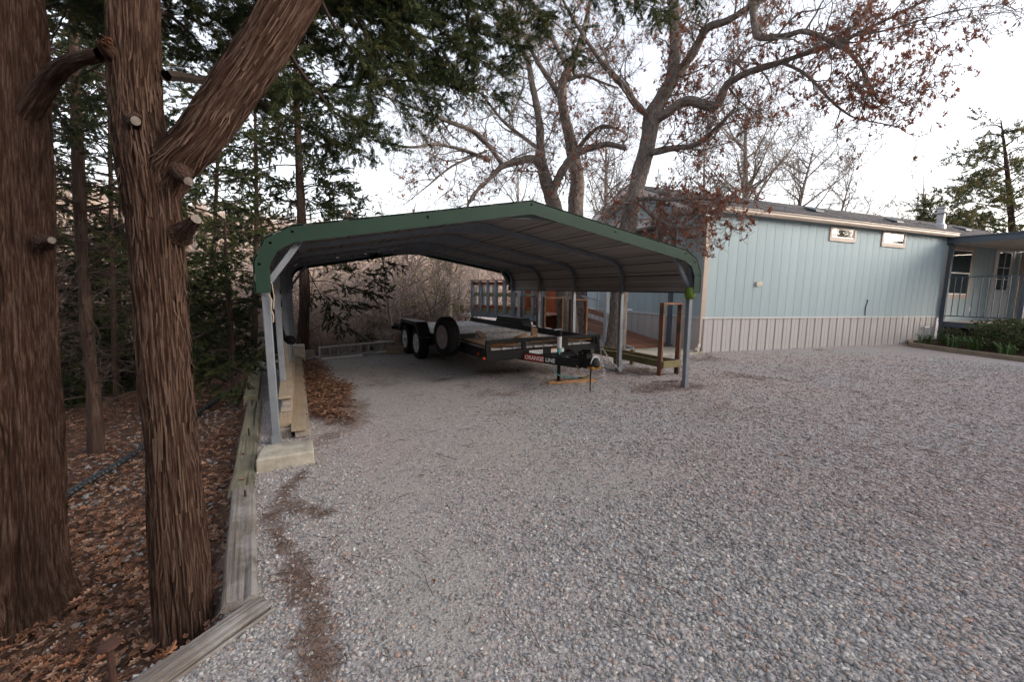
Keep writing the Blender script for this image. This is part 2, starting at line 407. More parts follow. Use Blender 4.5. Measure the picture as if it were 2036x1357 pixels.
def rot_rand(n):
    q = rng.normal(size=(n, 4)); q /= np.linalg.norm(q, axis=1)[:, None]; a, b, c_, d = q.T
    return np.stack([np.stack([1-2*(c_*c_+d*d), 2*(b*c_-a*d), 2*(b*d+a*c_)], -1), np.stack([2*(b*c_+a*d), 1-2*(b*b+d*d), 2*(c_*d-a*b)], -1), np.stack([2*(b*d-a*c_), 2*(c_*d+a*b), 1-2*(b*b+c_*c_)], -1)], 1)
def zrot(n):
    a = rng.uniform(0, 6.283, n); t = rng.normal(0, .3, n); ca, sa, ct, st = np.cos(a), np.sin(a), np.cos(t), np.sin(t); z = np.zeros(n); o = np.ones(n)
    Rz = np.stack([np.stack([ca, -sa, z], -1), np.stack([sa, ca, z], -1), np.stack([z, z, o], -1)], 1)
    Rx = np.stack([np.stack([o, z, z], -1), np.stack([z, ct, -st], -1), np.stack([z, st, ct], -1)], 1); return Rz@Rx
def in_view(X, Y, Z, mx=1.06):
    d = np.c_[X, Y, Z]-EYE; z = d@fw; return (z > .8) & (np.abs(d@c_r/z) < 1018*mx/F_PX) & (np.abs(d@c_u/z) < 690*mx/F_PX), z
def rho(D):      # stones per square metre that are modelled at a depth D
    return np.interp(D, [1, 2.2, 3.2, 4.5, 6.5, 9.5, 11.5], [7600, 7200, 5200, 2300, 1000, 450, 0])
def pebbles(near, keep=.97):
    x1, y1 = (5., 4.6) if near else (14., 10.); N = int((x1+2)*(y1-.3)*7600)
    X = rng.uniform(-2, x1, N); Y = rng.uniform(.3, y1, N); ok, dep = in_view(X, Y, np.zeros(N)); sp = dep+rng.uniform(-.8, .8, N)
    ok &= rng.uniform(size=N) < rho(dep)/7600; ok &= (sp < 2.9) if near else (sp >= 2.9)
    PV, PF = (ICO_V, ICO_F) if near else (OCT_V*1.12, OCT_F)
    X, Y, dep = X[ok], Y[ok], dep[ok]
    du, ne, pi_, wo = masks(X, Y); p = keep*(1-.5*du)*(1-.78*ne)*(1-pi_)*(1-.93*wo); hp = (X > 8.3) & (Y > 7.4-.087*(X-8.6)-.05)
    k = (rng.uniform(size=len(X)) < p) & ~hp; X, Y, du, dep = X[k], Y[k], du[k], dep[k]; n = len(X)
    # the yard is coarser towards the camera's right, finer in the packed middle
    fine_ = np.clip(np.maximum(du, 1-sstep(-.6, 1.4, X-.35*Y+.2*(n2(X, Y, .7, 31)-.5))), 0, 1)
    fine_ = np.where(X < .35, fine_*.45, fine_)
    r = (.0048+.0112*rng.uniform(size=n)**2.3)*(1-.38*fine_)*(1+.04*np.clip(dep-3, 0, 6))
    S = np.c_[r*rng.uniform(.8, 1.35, n), r*rng.uniform(.65, 1.05, n), r*rng.uniform(.4, .75, n)]
    V = PV[None]*(1+rng.uniform(-.42, .30, (n, len(PV), 1)))+rng.normal(0, .13, (n, len(PV), 3)); V = V*S[:, None, :]; V = np.einsum('nij,nkj->nki', zrot(n), V)
    Z = terrain(X, Y)+S[:, 2]*rng.uniform(-.1, .6, n); V += np.c_[X, Y, Z][:, None]
    warm = sstep(1.2, 4.5, X-.2*Y); wt = rng.choice(len(PAL), n, p=PWT/PWT.sum()); C = PAL[wt]*rng.uniform(.8, 1.18, (n, 1)); C = C*(1+warm[:, None]*np.array([.06, -.03, -.04])*1.2)
    return V.reshape(-1, 3), (PF[None]+(np.arange(n)*len(PV))[:, None, None]).reshape(-1, 3), np.repeat(np.clip(C**1.12*1.28, 0, .62)*[1.14, 1.13, 1.10], len(PV), 0), n
A = pebbles(True); Bb = pebbles(False)
gv = np.concatenate([A[0], Bb[0]]); gf = np.concatenate([A[1], Bb[1]+len(A[0])]); gc = np.concatenate([A[2], Bb[2]])
tag(obj('gravel', raw_mesh('gravel', gv, gf, gc), M_attr('stone', .9, .3, 120)), kind='stuff')
print('gravel', A[3], Bb[3])

# ------------------------------------------------------------------ fallen oak leaves
LEAF2 = np.array([(0,0),(.10,.10),(.22,.12),(.30,.07),(.36,.26),(.46,.30),(.52,.10),(.62,.26),(.74,.24),(.76,.08),(.90,.12),(1,0)])
def leaf_arrays(n, size0, size1, curl=.35):
    up_ = np.c_[LEAF2, np.zeros(len(LEAF2))]; dn_ = up_[1:-1]*[1, -1, 1]; mid = np.c_[LEAF2[1:-1, 0], np.zeros((len(LEAF2)-2, 2))]
    PV = np.concatenate([up_, dn_, mid]); k = len(LEAF2); Fs = []
    U = list(range(k)); Dn = [0]+list(range(k, k+k-2))+[k-1]; Mi = [0]+list(range(2*k-2, 3*k-4))+[k-1]
    for i in range(k-1):
        for a, flip in ((U, 0), (Dn, 1)):
            q = [Mi[i], Mi[i+1], a[i+1], a[i]]
            q = [x for j, x in enumerate(q) if x not in q[:j]]
            if len(q) == 3: Fs.append(q)
            elif len(q) == 4: Fs += [[q[0], q[1], q[2]], [q[0], q[2], q[3]]]
    return PV, np.array(Fs)
LPV, LPF = leaf_arrays(0, 0, 0)
LCOL = np.array([(.20,.095,.055),(.26,.13,.075),(.155,.075,.048),(.32,.18,.115),(.115,.06,.042),(.23,.10,.05),(.36,.22,.15)])
def leaves(X, Y, dz, s0, s1, flat=.35):
    n = len(X); sz = rng.uniform(s0, s1, n); V = np.repeat(LPV[None], n, 0)-[.5, 0, 0]
    cu = rng.uniform(-.9, 1.2, (n, 1)); cw = rng.uniform(-.5, 1.4, (n, 1))
    V[:, :, 2] = cu*(V[:, :, 0]**2)*.9+cw*(V[:, :, 1]**2)*1.6
    V = V*sz[:, None, None]; a = rng.uniform(0, 6.283, n); V = np.einsum('nij,nkj->nki', np.einsum('nij,njk->nik', zrot(n), np.repeat(np.eye(3)[None], n, 0)) if flat < .5 else rot_rand(n), V)
    V += np.c_[X, Y, terrain(X, Y)+dz][:, None]
    C = LCOL[rng.integers(0, len(LCOL), n)]*rng.uniform(.7, 1.2, (n, 1))
    return V.reshape(-1, 3), (LPF[None]+(np.arange(n)*len(LPV))[:, None, None]).reshape(-1, 3), np.repeat(C, len(LPV), 0)
def cat_parts(L):
    V, Fs, C, o = [], [], [], 0
    for a, b, c_ in L: V.append(a); Fs.append(b+o); C.append(c_); o += len(a)
    return np.concatenate(V), np.concatenate(Fs), np.concatenate(C)
M_leaf = M_attr('dead_leaf', .8, .2, 90)
def pick(n, x0, x1, y0, y1, fn):
    X = rng.uniform(x0, x1, n); Y = rng.uniform(y0, y1, n); k = rng.uniform(size=n) < fn(X, Y); return X[k], Y[k]
bank = lambda X, Y: WOODK(X, Y)
def WOODK(X, Y):
    d = edge_dist(X, Y); ok, dep = in_view(X, Y, terrain(X, Y, False)); p = sstep(-.02, .18, d)*ok*np.where(dep < 4, 1., .55)
    pale = sstep(.47, .6, n2(X, Y, 1.6, 41))*sstep(3.2, 3.8, Y); return p*(1-.55*pale)
X, Y = pick(42000, -6, .2, .8, 9, WOODK); X, Y = X[:15000], Y[:15000]
L1 = leaves(X, Y, rng.uniform(.0, .05, len(X)), .035, .08)
tag(obj('fallen_leaves', raw_mesh('fallen_leaves', *L1), M_leaf), kind='stuff')
X, Y = pick(16000, -.6, 1.2, 4.0, 10.2, lambda a, b: np.clip(masks(a, b)[2]*1.2, 0, 1)*(edge_dist(a, b) < .0)); X, Y = X[:5200], Y[:5200]
L2 = leaves(X, Y, rng.uniform(.0, .09, len(X)), .04, .075)
t = raw_mesh('leaf_pile', *L2)
tag(obj('leaf_pile', t, M_leaf), kind='stuff')
def strays(X, Y):
    need = masks(X, Y)[1]; return .006+.28*need*sstep(3.5, 5, Y)+.10*need
X, Y = pick(9000, -.4, 12, 1.2, 8.5, lambda a, b: strays(a, b)*(edge_dist(a, b) < -.05)*in_view(a, b, 0*a)[0]); X, Y = X[:750], Y[:750]
L3 = leaves(X, Y, .012+rng.uniform(0, .012, len(X)), .03, .06)
tag(obj('stray_leaves', raw_mesh('stray_leaves', *L3), M_leaf), kind='stuff')
# pale angular stones on the bank below the timbers
mb = MB(); k = 0
X, Y = pick(5000, -2.4, -.5, 2.2, 8.5, lambda a, b: sstep(.45, .6, n2(a, b, 1.6, 41))*sstep(.05, .2, edge_dist(a, b))*.9); n = len(X[:800]); X, Y = X[:n], Y[:n]
S = rng.uniform(.006, .019, (n, 1))*np.array([[1.3, 1, .6]]); V = ICO_V[None]*(1+rng.uniform(-.3, .3, (n, 12, 1)))*S[:, None]; V = np.einsum('nij,nkj->nki', zrot(n), V)+np.c_[X, Y, terrain(X, Y)+.012][:, None]
C = PAL[rng.integers(0, 7, n)]*.8
tag(obj('bank_stones', raw_mesh('bank_stones', V.reshape(-1, 3), (ICO_F[None]+(np.arange(n)*12)[:, None, None]).reshape(-1, 3), np.repeat(C, 12, 0)), bpy.data.materials['stone']), kind='stuff')
# twigs and needle scraps over the gravel
mb = MB()
X, Y = pick(60000, -.4, 13, 1.1, 9, lambda a, b: (.02+.5*masks(a, b)[1]+.04*sstep(6, 2, b))*(edge_dist(a, b) < -.05)*in_view(a, b, 0*a)[0]); X, Y = X[:2300], Y[:2300]; Z = terrain(X, Y)
for x, y, z in zip(X, Y, Z):
    a = rnd.uniform(0, 6.28); L = rnd.choice((.04, .05, .07, .1, .18)); d = np.array([math.cos(a), math.sin(a), 0])
    p0 = np.array([x, y, z+.018]); mb.tube([p0, p0+d*L*.5+np.array([rnd.uniform(-.01, .01), rnd.uniform(-.01, .01), .006]), p0+d*L], [.0022, .002, .001], 3, False)
tag(obj('twigs', mb, M_simple('twig_bark', (.10, .055, .035), (.05, .03, .02), 20, .9)), kind='stuff')
# dry needles and crumbs lying on the brown streaks
X, Y = pick(400000, -.5, 11, 1.0, 8.5, lambda a, b: np.clip(masks(a, b)[1], 0, 1)*(edge_dist(a, b) < -.02)*in_view(a, b, 0*a)[0]*np.where(np.hypot(a, b) < 4, 1., .35)); n = min(len(X), 16000); X, Y = X[:n], Y[:n]
a = rng.uniform(0, 6.283, n); L = rng.uniform(.008, .035, n); w_ = rng.uniform(.0012, .0028, n); Z = terrain(X, Y)+rng.uniform(.003, .02, n); dz = rng.uniform(-.006, .008, n)
dx, dy = np.cos(a), np.sin(a); c0 = np.c_[X, Y, Z]; d = np.c_[dx*L, dy*L, dz]; sd_ = np.c_[-dy*w_, dx*w_, np.zeros(n)]
V = np.stack([c0-d/2-sd_, c0-d/2+sd_, c0+d/2+sd_*.5, c0+d/2-sd_*.5], 1).reshape(-1, 3); Fq = np.arange(4*n).reshape(-1, 4)
C = np.repeat(np.array([(.12, .062, .04), (.20, .115, .075), (.08, .045, .03), (.27, .18, .12)])[rng.integers(0, 4, n)], 4, 0)
tag(obj('needle_litter', raw_mesh('needle_litter', V, Fq, C), M_leaf), kind='stuff')
# ------------------------------------------------------------------ building materials
M_side = M_simple('siding_paint', (.355, .445, .475), (.315, .40, .428), 1.2, .75, 0, .25, .25, 22, (6, 6, .7), .035)
M_sidecore = M_simple('siding_groove', (.15, .20, .215), None, 6, .8, 0, .2, .1)
M_skirt = M_simple('skirting_metal', (.47, .445, .435), (.42, .40, .39), 2.2, .5, 0, .4, .05, 10, (1, 1, .3), .03)
M_white = M_simple('white_trim', (.62, .60, .59), (.56, .54, .52), 5, .55, 0, .4, .05)
M_beige = M_simple('beige_trim', (.46, .385, .325), (.41, .34, .29), 4, .55, 0, .35, .06)
M_gutter = M_simple('gutter_metal', (.40, .335, .285), (.35, .29, .245), 5, .45, 0, .45, .05)
M_slate = M_simple('slate_paint', (.085, .10, .125), (.07, .085, .105), 4, .6, 0, .35, .15)
M_vinyl = M_simple('vinyl_white', (.72, .71, .70), (.66, .65, .64), 5, .4, 0, .45, .03)
M_glass = M_glass_dark('window_glass')
M_dark = M_simple('black_and_hole_shade', (.02, .02, .022), None, 4, .9, 0, .1, 0)  # plain black for cable and handle, painted shade for the rim holes
s = NT('roof_shingle'); v = s.coord((1, 1, 1)); n1 = s.noise(s.coord((3.2, .1, 1)), 1, 2); n2_ = s.noise(v, 60, 3)
c = s.ramp(n1, [(.3, (.055, .056, .062)), (.5, (.09, .09, .10)), (.7, (.13, .125, .13))]); c = s.mix(c, (.05, .05, .055), s.ramp(n2_, [(.5, (0, 0, 0)), (.8, (.7, .7, .7))]))
k = s.math('MULTIPLY_ADD', s.rand(), .5); s.n[-1].inputs[2].default_value = .75; gg = s.new('ShaderNodeCombineColor')
for i in range(3): s.link(k, gg.inputs[i])
s.col(s.mix(c, gg.outputs[0], 1., 'MULTIPLY')); s.rough(.95, 0, .15); s.bump(n2_, .5, .006); M_shing = s.m

# ------------------------------------------------------------------ house (local axes: x along the front, y back, z up)
HT = -.0865
hm = Matrix.Rotation(HT, 4, 'Z')@Matrix.Rotation(.0137, 4, 'Y'); hm.translation = Vector((8.628, 7.358, 0))
H = thing('manufactured_house', 'single storey pale blue house with pale metal skirting and grey shingle roof', 'house', mat=hm)
TE, TW = 9.95, 14.6       # porch starts; wall end
ZT, SL = 3.40, .392
RID = 2.8
mb = MB(); mb.box((.02, .022, .78), (TW, .14, 3.42)); obj('wall', mb, M_sidecore, H)
# gable end core
mb = MB(); zt = lambda y: 3.42+SL*y if y < RID else 3.42+SL*RID-.345*(y-RID)
mb.prism([(.16, .8), (1.55, .8), (1.55, zt(1.55)-.03), (.16, zt(.16)-.03)], 0, .02, .14)
mb.prism([(1.55, 3.2), (4.6, 3.2), (4.6, zt(4.6)-.03), (RID, zt(RID)-.03), (1.55, zt(1.55)-.03)], 0, .02, .14)
mb.box((.02, 1.552, -.2), (.14, 5.6, 1.75))
obj('gable_wall', mb, M_sidecore, H)
mb = MB(); mb.box((1.3, 1.4, 1.76), (1.36, 4.7, 3.9)); mb.box((.15, 1.4, 3.205), (1.299, 4.7, 3.24)); obj('recess_wall', mb, M_sidecore, H)
mb = MB(); mb.box((.15, 1.56, 1.70), (1.29, 4.5, 1.755)); obj('recess_floor', mb, M_slate, H)
wn = MB(); wn.box((1.24, 2.0, 2.1), (1.298, 3.0, 3.02)); fr = obj('window', wn, M_beige, H)
wn = MB(); wn.box((1.225, 2.09, 2.18), (1.238, 2.91, 2.94)); obj('pane', wn, M_glass, fr)
# siding boards, butted with a groove between
BW = .305
bme = None
for i in range(int(TE/BW)+1):
    x0 = i*BW+.10; x1 = min(x0+BW-.009, TE-.02)
    if x1-x0 < .05: continue
    if bme is None or x1-x0 < BW-.02:
        mb = MB(); mb.box((0, 0, 0), (x1-x0, .02, 2.575)); o = obj('siding_board', mb, M_side, H, (x0, 0, .832)); bme = bme or o.data
    else: obj('siding_board', bme, None, H, (x0, 0, .832))
mb = MB(); mb.box((0, 0, 0), (BW-.009, .02, 2.74)); bm2 = mb.mesh('siding_board'); bm2.materials.append(M_side)
for i in range(15): obj('siding_board', bm2, None, H, (TE+.02+i*BW, .0, .62))
for i in range(5):
    y0 = .06+i*BW; y1 = min(y0+BW-.009, 1.55); mb = MB(); mb.prism([(y0, .832), (y1, .832), (y1, zt(y1)-.05), (y0, zt(y0)-.05)], 0, 0, .018); obj('siding_board', mb, M_side, H)
for i in range(10):
    y0 = 1.56+i*BW; y1 = y0+BW-.009; mb = MB(); ym = RID
    top = [(y1, zt(y1)-.05), (y0, zt(y0)-.05)] if not y0 < ym < y1 else [(y1, zt(y1)-.05), (ym, zt(ym)-.05), (y0, zt(y0)-.05)]
    mb.prism([(y0, 3.46), (y1, 3.46)]+top, 0, 0, .018); obj('siding_board', mb, M_side, H)
for i in range(13):
    y0 = 1.56+i*BW; mb = MB(); mb.box((0, y0, .832), (.018, y0+BW-.009, 1.75)); obj('siding_board', mb, M_side, H)
# skirting panels with a rib along one edge
def skirt_mesh(z0, z1):
    mb = MB(); w_ = .305; P = [(0, 0), (.02, -.02), (.045, -.02), (.065, 0), (.15, 0), (.155, -.005), (.165, -.005), (.17, 0), (w_-.003, 0)]
    poly = P+[(x, .018) for x, _ in P[::-1]]
    mb.prism([(a, b) for a, b in poly], 2, z0, z1); me = mb.mesh('skirting_panel'); me.materials.append(M_skirt); return me
sk = skirt_mesh(-.3, .80)
for i in range(int(TE/BW)+1):
    if .07+(i+1)*BW < TE+.15: obj('skirting_panel', sk, None, H, (.07+i*BW, 0, 0))
for i in range(18):
    o = obj('skirting_panel', sk, None, H, (0, .07+(i+1)*BW, 0)); o.rotation_euler = (0, 0, -math.pi/2)
mb = MB(); mb.box((-.01, -.028, .80), (TE, .015, .832)); mb.box((-.028, .016, .80), (.02, 5.6, .832)); obj('skirting_trim', mb, M_white, H)
# corner board, eave, gutter, downspout
mb = MB(); mb.box((-.022, -.022, .834), (.095, .055, 3.38)); obj('corner_board', mb, M_beige, H, bev=.004)
mb = MB(); mb.box((-.22, -.10, 3.36), (TE, .02, 3.40)); obj('soffit', mb, M_white, H)
mb = MB(); GP_ = [(-.10, 3.33), (-.185, 3.33), (-.215, 3.385), (-.215, 3.42), (-.232, 3.45), (-.232, 3.462), (-.222, 3.462), (-.205, 3.425), (-.198, 3.39), (-.178, 3.342), (-.11, 3.342), (-.11, 3.46), (-.10, 3.46)]
mb.prism(GP_, 0, -.26, TE+.02); mb.prism([(-.105, 3.335), (-.21, 3.40), (-.228, 3.455), (-.105, 3.455)], 0, -.268, -.261); obj('gutter', mb, M_gutter, H)
mb = MB(); mb.box((-.105, -.075, .18), (-.03, -.028, 3.10)); mb.beam((-.067, -.05, 3.09), (-.067, -.15, 3.33), .075, .05, (1, 0, 0)); ds = obj('downspout', mb, M_beige, H, bev=.006)
mb = MB(); mb.beam((-.067, -.052, .19), (-.13, -.09, .08), .072, .05, (0, 1, 0)); mb.beam((-.12, -.085, .095), (-.27, -.17, .03), .075, .052, (0, 0, 1)); obj('elbow', mb, M_beige, ds)
for zz in (1.28, 2.5): mb = MB(); mb.box((-.115, -.08, zz), (-.02, -.024, zz+.02)); obj('strap', mb, M_beige, ds)
# roof: decks, shingle courses, rake boards
ROV = -.30
mb = MB(); y0, z0 = -.16, 3.42-.16*SL+.04; y1, z1 = RID, 3.42+RID*SL+.04; y2, z2 = 4.75, 3.42+RID*SL+.04-.345*(4.75-RID)
mb.prism([(y0, z0-.05), (y0, z0), (y1, z1), (y2, z2), (y2, z2-.05), (y1, z1-.05)], 0, ROV+.02, TW+2); rf = obj('roof', mb, M_shing, H)
Lr = math.hypot(y1-y0, z1-z0); nc = 25; sx = (y1-y0)/Lr; sz = (z1-z0)/Lr
for i in range(nc):
    a0 = i*Lr/nc; a1 = a0+Lr/nc*1.15; mb = MB(); x = ROV
    while x < TW+1.9:
        w_ = rnd.choice((.16, .22, .3, .33)); lift = rnd.uniform(.006, .016); off = rnd.uniform(-.018, .0)
        V = [(x, y0+(a0+off)*sx, z0+(a0+off)*sz+lift+.006), (x+w_, y0+(a0+off)*sx, z0+(a0+off)*sz+lift+.006), (x+w_, y0+a1*sx, z0+a1*sz+.004), (x, y0+a1*sx, z0+a1*sz+.004),
             (x, y0+(a0+off)*sx, z0+(a0+off)*sz), (x+w_, y0+(a0+off)*sx, z0+(a0+off)*sz)]
        mb.add(V, [(0, 1, 2, 3), (4, 5, 1, 0), (0, 3, 4), (1, 5, 2)]); x += w_+.004
    obj('shingle_course', mb, M_shing, rf)
for a, b, nm in (((y0-.01, z0-.02), (y1, z1-.02), 'rake_board'), ((y1, z1-.02), (y2+.02, z2-.02), 'rake_board')):
    mb = MB(); mb.prism([(a[0], a[1]-.17), (b[0], b[1]-.17), (b[0], b[1]), (a[0], a[1])], 0, ROV-.02, ROV+.012); obj(nm, mb, M_white, rf)
    mb = MB(); mb.prism([(a[0]+.02, a[1]-.165), (b[0], b[1]-.165), (b[0], b[1]-.14), (a[0]+.02, a[1]-.14)], 0, ROV+.014, .0); obj('rake_soffit', mb, M_white, rf)
for a, b in (((y0-.02, z0+.006), (y1, z1+.006)), ((y1, z1+.006), (y2+.02, z2+.006))):
    mb = MB(); mb.prism([(a[0], a[1]-.03), (b[0], b[1]-.03), (b[0], b[1]), (a[0], a[1])], 0, ROV-.036, ROV-.022); obj('drip_edge', mb, M_slate, rf)
mb = MB(); mb.box((-.30, 1.56, 3.22), (.0, 4.75, 3.45)); mb.box((-.33, 1.5, 3.448), (.0, 4.8, 3.475)); obj('porch_header', mb, M_white, H)
mb = MB(); mb.tube([(-.12, 4.62, .8), (-.12, 4.62, 3.2)], .03, 8); obj('drain_pipe', mb, M_white, H)
for x_, y_ in ((5.7, 1.5), (9.2, 1.2), (13.5, 1.3)):
    zz = z0+(y_-y0)*SL; mb = MB(); mb.prism([(y_-.22, zz-.06), (y_+.22, zz+.14), (y_+.2, zz+.18), (y_-.2, zz+.03)], 0, x_-.2, x_+.2); obj('roof_vent', mb, M_slate, rf, bev=.02)
mb = MB(); px_, py_ = 12.2, 1.35; zz = z0+(py_-y0)*SL
Mx = np.eye(4); Mx[:3, 3] = (px_, py_, zz)
mb.lathe([(.18, -.12), (.17, .08), (.125, .14), (.115, .16), (.115, .48), (.20, .49), (.20, .54), (.12, .56), (.12, .66), (.165, .67), (.165, .72), (.06, .74)], 16, Mx); obj('vent_pipe', mb, M_simple('galvanised', (.42, .43, .45), (.36, .37, .39), 5, .45, .4, .5, .05), rf)
# small windows
def window(x0, x1, z0, z1, two=False, split=None):
    mb = MB(); t_ = .10 if split else .075; q = .045 if split else .028; tb = t_*1.25 if split else .10; tt_ = t_ if split else .03
    for lo, hi in (((x0, z0), (x0+t_, z1)), ((x1-t_, z0), (x1, z1)), ((x0+t_, z0), (x1-t_, z0+tb)), ((x0+t_, z1-tt_), (x1-t_, z1))): mb.box((lo[0], -.03, lo[1]), (hi[0], .01, hi[1]))
    W_ = obj('window', mb, M_beige, H)
    mb = MB(); a, b, c_, d = x0+t_, x1-t_, z0+tb, z1-tt_
    for lo, hi in (((a, c_), (a+q, d)), ((b-q, c_), (b, d)), ((a+q, c_), (b-q, c_+q)), ((a+q, d-q), (b-q, d))): mb.box((lo[0]+.001, -.018, lo[1]+.001), (hi[0]-.001, .012, hi[1]-.001))
    if split: mb.box((a+q, -.022, split-.025), (b-q, .012, split+.025))
    obj('sash', mb, M_vinyl, W_)
    mb = MB()
    if split: mb.box((a+q-.005, -.012, split), (b-q+.005, -.004, d-q+.005)); obj('pane', mb, M_glass, W_); mb = MB(); mb.box((a+q-.005, -.004, c_+q-.005), (b-q+.005, .004, split)); obj('pane', mb, M_glass, W_)
    else: mb.box((a+q-.005, -.008, c_+q-.005), (b-q+.005, 0, d-q+.005)); obj('pane', mb, M_glass, W_)
window(4.27, 5.35, 2.86+.058, 3.30); window(6.52, 7.64, 2.80+.09, 3.345-.02)
window(TE-.1, 11.45, 1.28+.14, 2.97+.13, split=2.25)
# outlet box, cable, pvc pipe
mb = MB(); mb.box((1.68, -.05, 1.63), (1.80, 0, 1.73)); M_ = np.eye(4); M_[:3, :3] = np.array([[1, 0, 0], [0, 0, -1], [0, 1, 0]]).T; M_[:3, 3] = (1.85, -.02, 1.70)
mb.lathe([(.07, 0), (.07, .07), (.05, .10), (0.01, .11)], 12, M_); obj('exhaust_hood', mb, M_simple('hood_plastic', (.55, .52, .42), None, 6, .5), H)
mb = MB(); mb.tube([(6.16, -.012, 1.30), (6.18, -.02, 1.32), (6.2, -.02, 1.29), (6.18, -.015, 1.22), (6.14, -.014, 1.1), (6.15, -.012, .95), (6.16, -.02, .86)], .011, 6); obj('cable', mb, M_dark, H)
mb = MB(); mb.tube([(9.0, -.02, .49), (9.0, -.1, .50), (9.25, -.1, .49), (9.3, -.1, .45), (9.32, -.1, .3), (9.30, -.1, .22)], .018, 8); obj('pvc_pipe', mb, M_vinyl, H)
# door under the porch roof, light corner wall beyond it
dz = .20
mb = MB()
for lo, hi in (((12.74, .68), (12.84, 2.99+dz)), ((13.90, .68), (14.0, 2.99+dz)), ((12.84, 2.89+dz), (13.90, 2.99+dz))): mb.box((lo[0], -.03, lo[1]), (hi[0], .01, hi[1]))
D_ = obj('door', mb, M_white, H)
mb = MB(); mb.box((12.84, -.016, .68), (13.90, .012, 2.89+dz)); mb.box((12.95, -.028, .8), (13.33, -.016, 1.5)); mb.box((13.42, -.028, .8), (13.79, -.016, 1.5)); obj('leaf', mb, M_vinyl, D_)
mb = MB(); mb.box((13.0, -.024, 1.75), (13.74, -.018, 2.82+dz)); obj('pane', mb, M_glass, D_)
mb = MB(); mb.box((13.36, -.03, 1.75), (13.39, -.026, 2.82+dz)); mb.box((13.0, -.03, 2.1), (13.74, -.026, 2.13)); mb.box((13.0, -.03, 2.5), (13.74, -.026, 2.53)); obj('grille', mb, M_vinyl, D_)
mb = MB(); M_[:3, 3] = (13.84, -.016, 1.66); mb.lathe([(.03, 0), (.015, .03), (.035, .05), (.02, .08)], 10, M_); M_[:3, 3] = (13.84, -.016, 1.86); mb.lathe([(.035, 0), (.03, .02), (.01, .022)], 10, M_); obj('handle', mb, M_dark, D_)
mb = MB(); mb.box((14.45, -2.4, .66), (14.55, -.03, 3.12)); obj('porch_end_wall', mb, M_side, H)
mb = MB(); mb.box((14.40, -.14, .66), (14.449, -.03, 3.1)); obj('corner_board', mb, M_beige, H)
mb = MB(); mb.box((11.62, -.008, 1.0), (11.70, 0, 1.14)); obj('outlet_cover', mb, M_vinyl, H)

# ------------------------------------------------------------------ porch
P = thing('porch', 'raised porch with flat slate-blue roof and thin metal railing on the house front', 'porch', mat=hm)
mb = MB(); mb.box((TE-.03, -2.6, .50), (TE+.02, -.14, .66)); obj('rim_beam', mb, M_slate, P)
mb = MB()
for i in range(17): mb.box((TE+.03, -2.6+i*.15, .64), (14.44, -2.6+i*.15+.143, .672))
obj('deck_board', mb, M_simple('porch_floor', (.46, .39, .33), None, 6, .8), P)['kind'] = 'stuff'
for yy in (-.085, -1.80, -2.5):
    mb = MB(); mb.box((TE-.06, yy-.05, -.5), (TE+.04, yy+.05, 3.16)); obj('post', mb, M_slate, P)
mb = MB(); mb.box((TE-.10, -2.5, 3.16), (14.5, .30, 3.30)); mb.box((TE-.13, -2.5, 3.14), (TE-.101, .34, 3.335)); mb.box((TE-.16, -2.5, 3.31), (TE-.131, .36, 3.345)); obj('roof_panel', mb, M_slate, P)  # depth kept short out of view, shaped to let more light under the roof
mb = MB()
for i in range(10): mb.box((TE-.05+i*.45, -2.48, 3.12), (TE+.36+i*.45, -.03, 3.158))
obj('ceiling_board', mb, M_simple('porch_ceiling', (.55, .50, .45), None, 5, .7), P)['kind'] = 'stuff'
RL = thing('railing', None, None); RL.parent = P
for zz in (.86, 2.09): mb = MB(); mb.beam((TE, -.14, zz), (TE, -2.45, zz), .035, .03); obj('rail', mb, M_slate, RL)
mb = MB(); mb.box((-.009, -.009, .875), (.009, .009, 2.075)); bl = mb.mesh('baluster'); bl.materials.append(M_slate)
for i in range(14): obj('baluster', bl, None, RL, (TE, -.28-i*.152, 0))
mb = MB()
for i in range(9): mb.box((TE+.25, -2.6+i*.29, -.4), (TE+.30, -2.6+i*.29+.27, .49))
obj('under_skirt', mb, M_simple('under_deck_shade', (.035, .03, .028), None, 4, .9), P)['kind'] = 'stuff'  # skirting boards coloured near black for the shade under the deck
M_oldwood = M_wood('weathered_wood', (.30, .26, .22), (.16, .135, .115))
# ------------------------------------------------------------------ carport
M_galv = M_simple('galvanised_steel', (.26, .285, .315), (.20, .22, .25), 9, .5, .25, .5, .08, 30, (1, 1, 1), .06)
M_green = M_simple('green_trim', (.021, .048, .034), (.017, .039, .028), 3, .6, 0, .2, .05)
M_under = M_simple('roof_sheet', (.33, .31, .295), (.27, .255, .24), 2.5, .55, .1, .4, .04, 8, (1, .3, 1), .10)
M_seam = M_simple('seam_shadow_lap', (.03, .03, .03), None, 5, .8)  # thin dark strips added under the laps to draw the seam lines
CX, CY = 2.3345, 4.515
CP = thing('carport', 'open metal carport with green edge trim and galvanised posts sheltering the trailer', 'carport', (CX, CY, 0))
HALF = [(0, 2.477), (2.46, 2.030), (2.655, 1.915), (2.742, 1.72), (2.745, 1.45)]      # right half of the outer outline
def side(pts, sg): return [(sg*x, z) for x, z in pts]
def lerp(a, b, t): return (a[0]+(b[0]-a[0])*t, a[1]+(b[1]-a[1])*t)
Y0, Y1 = -.11, 4*1.505+.12
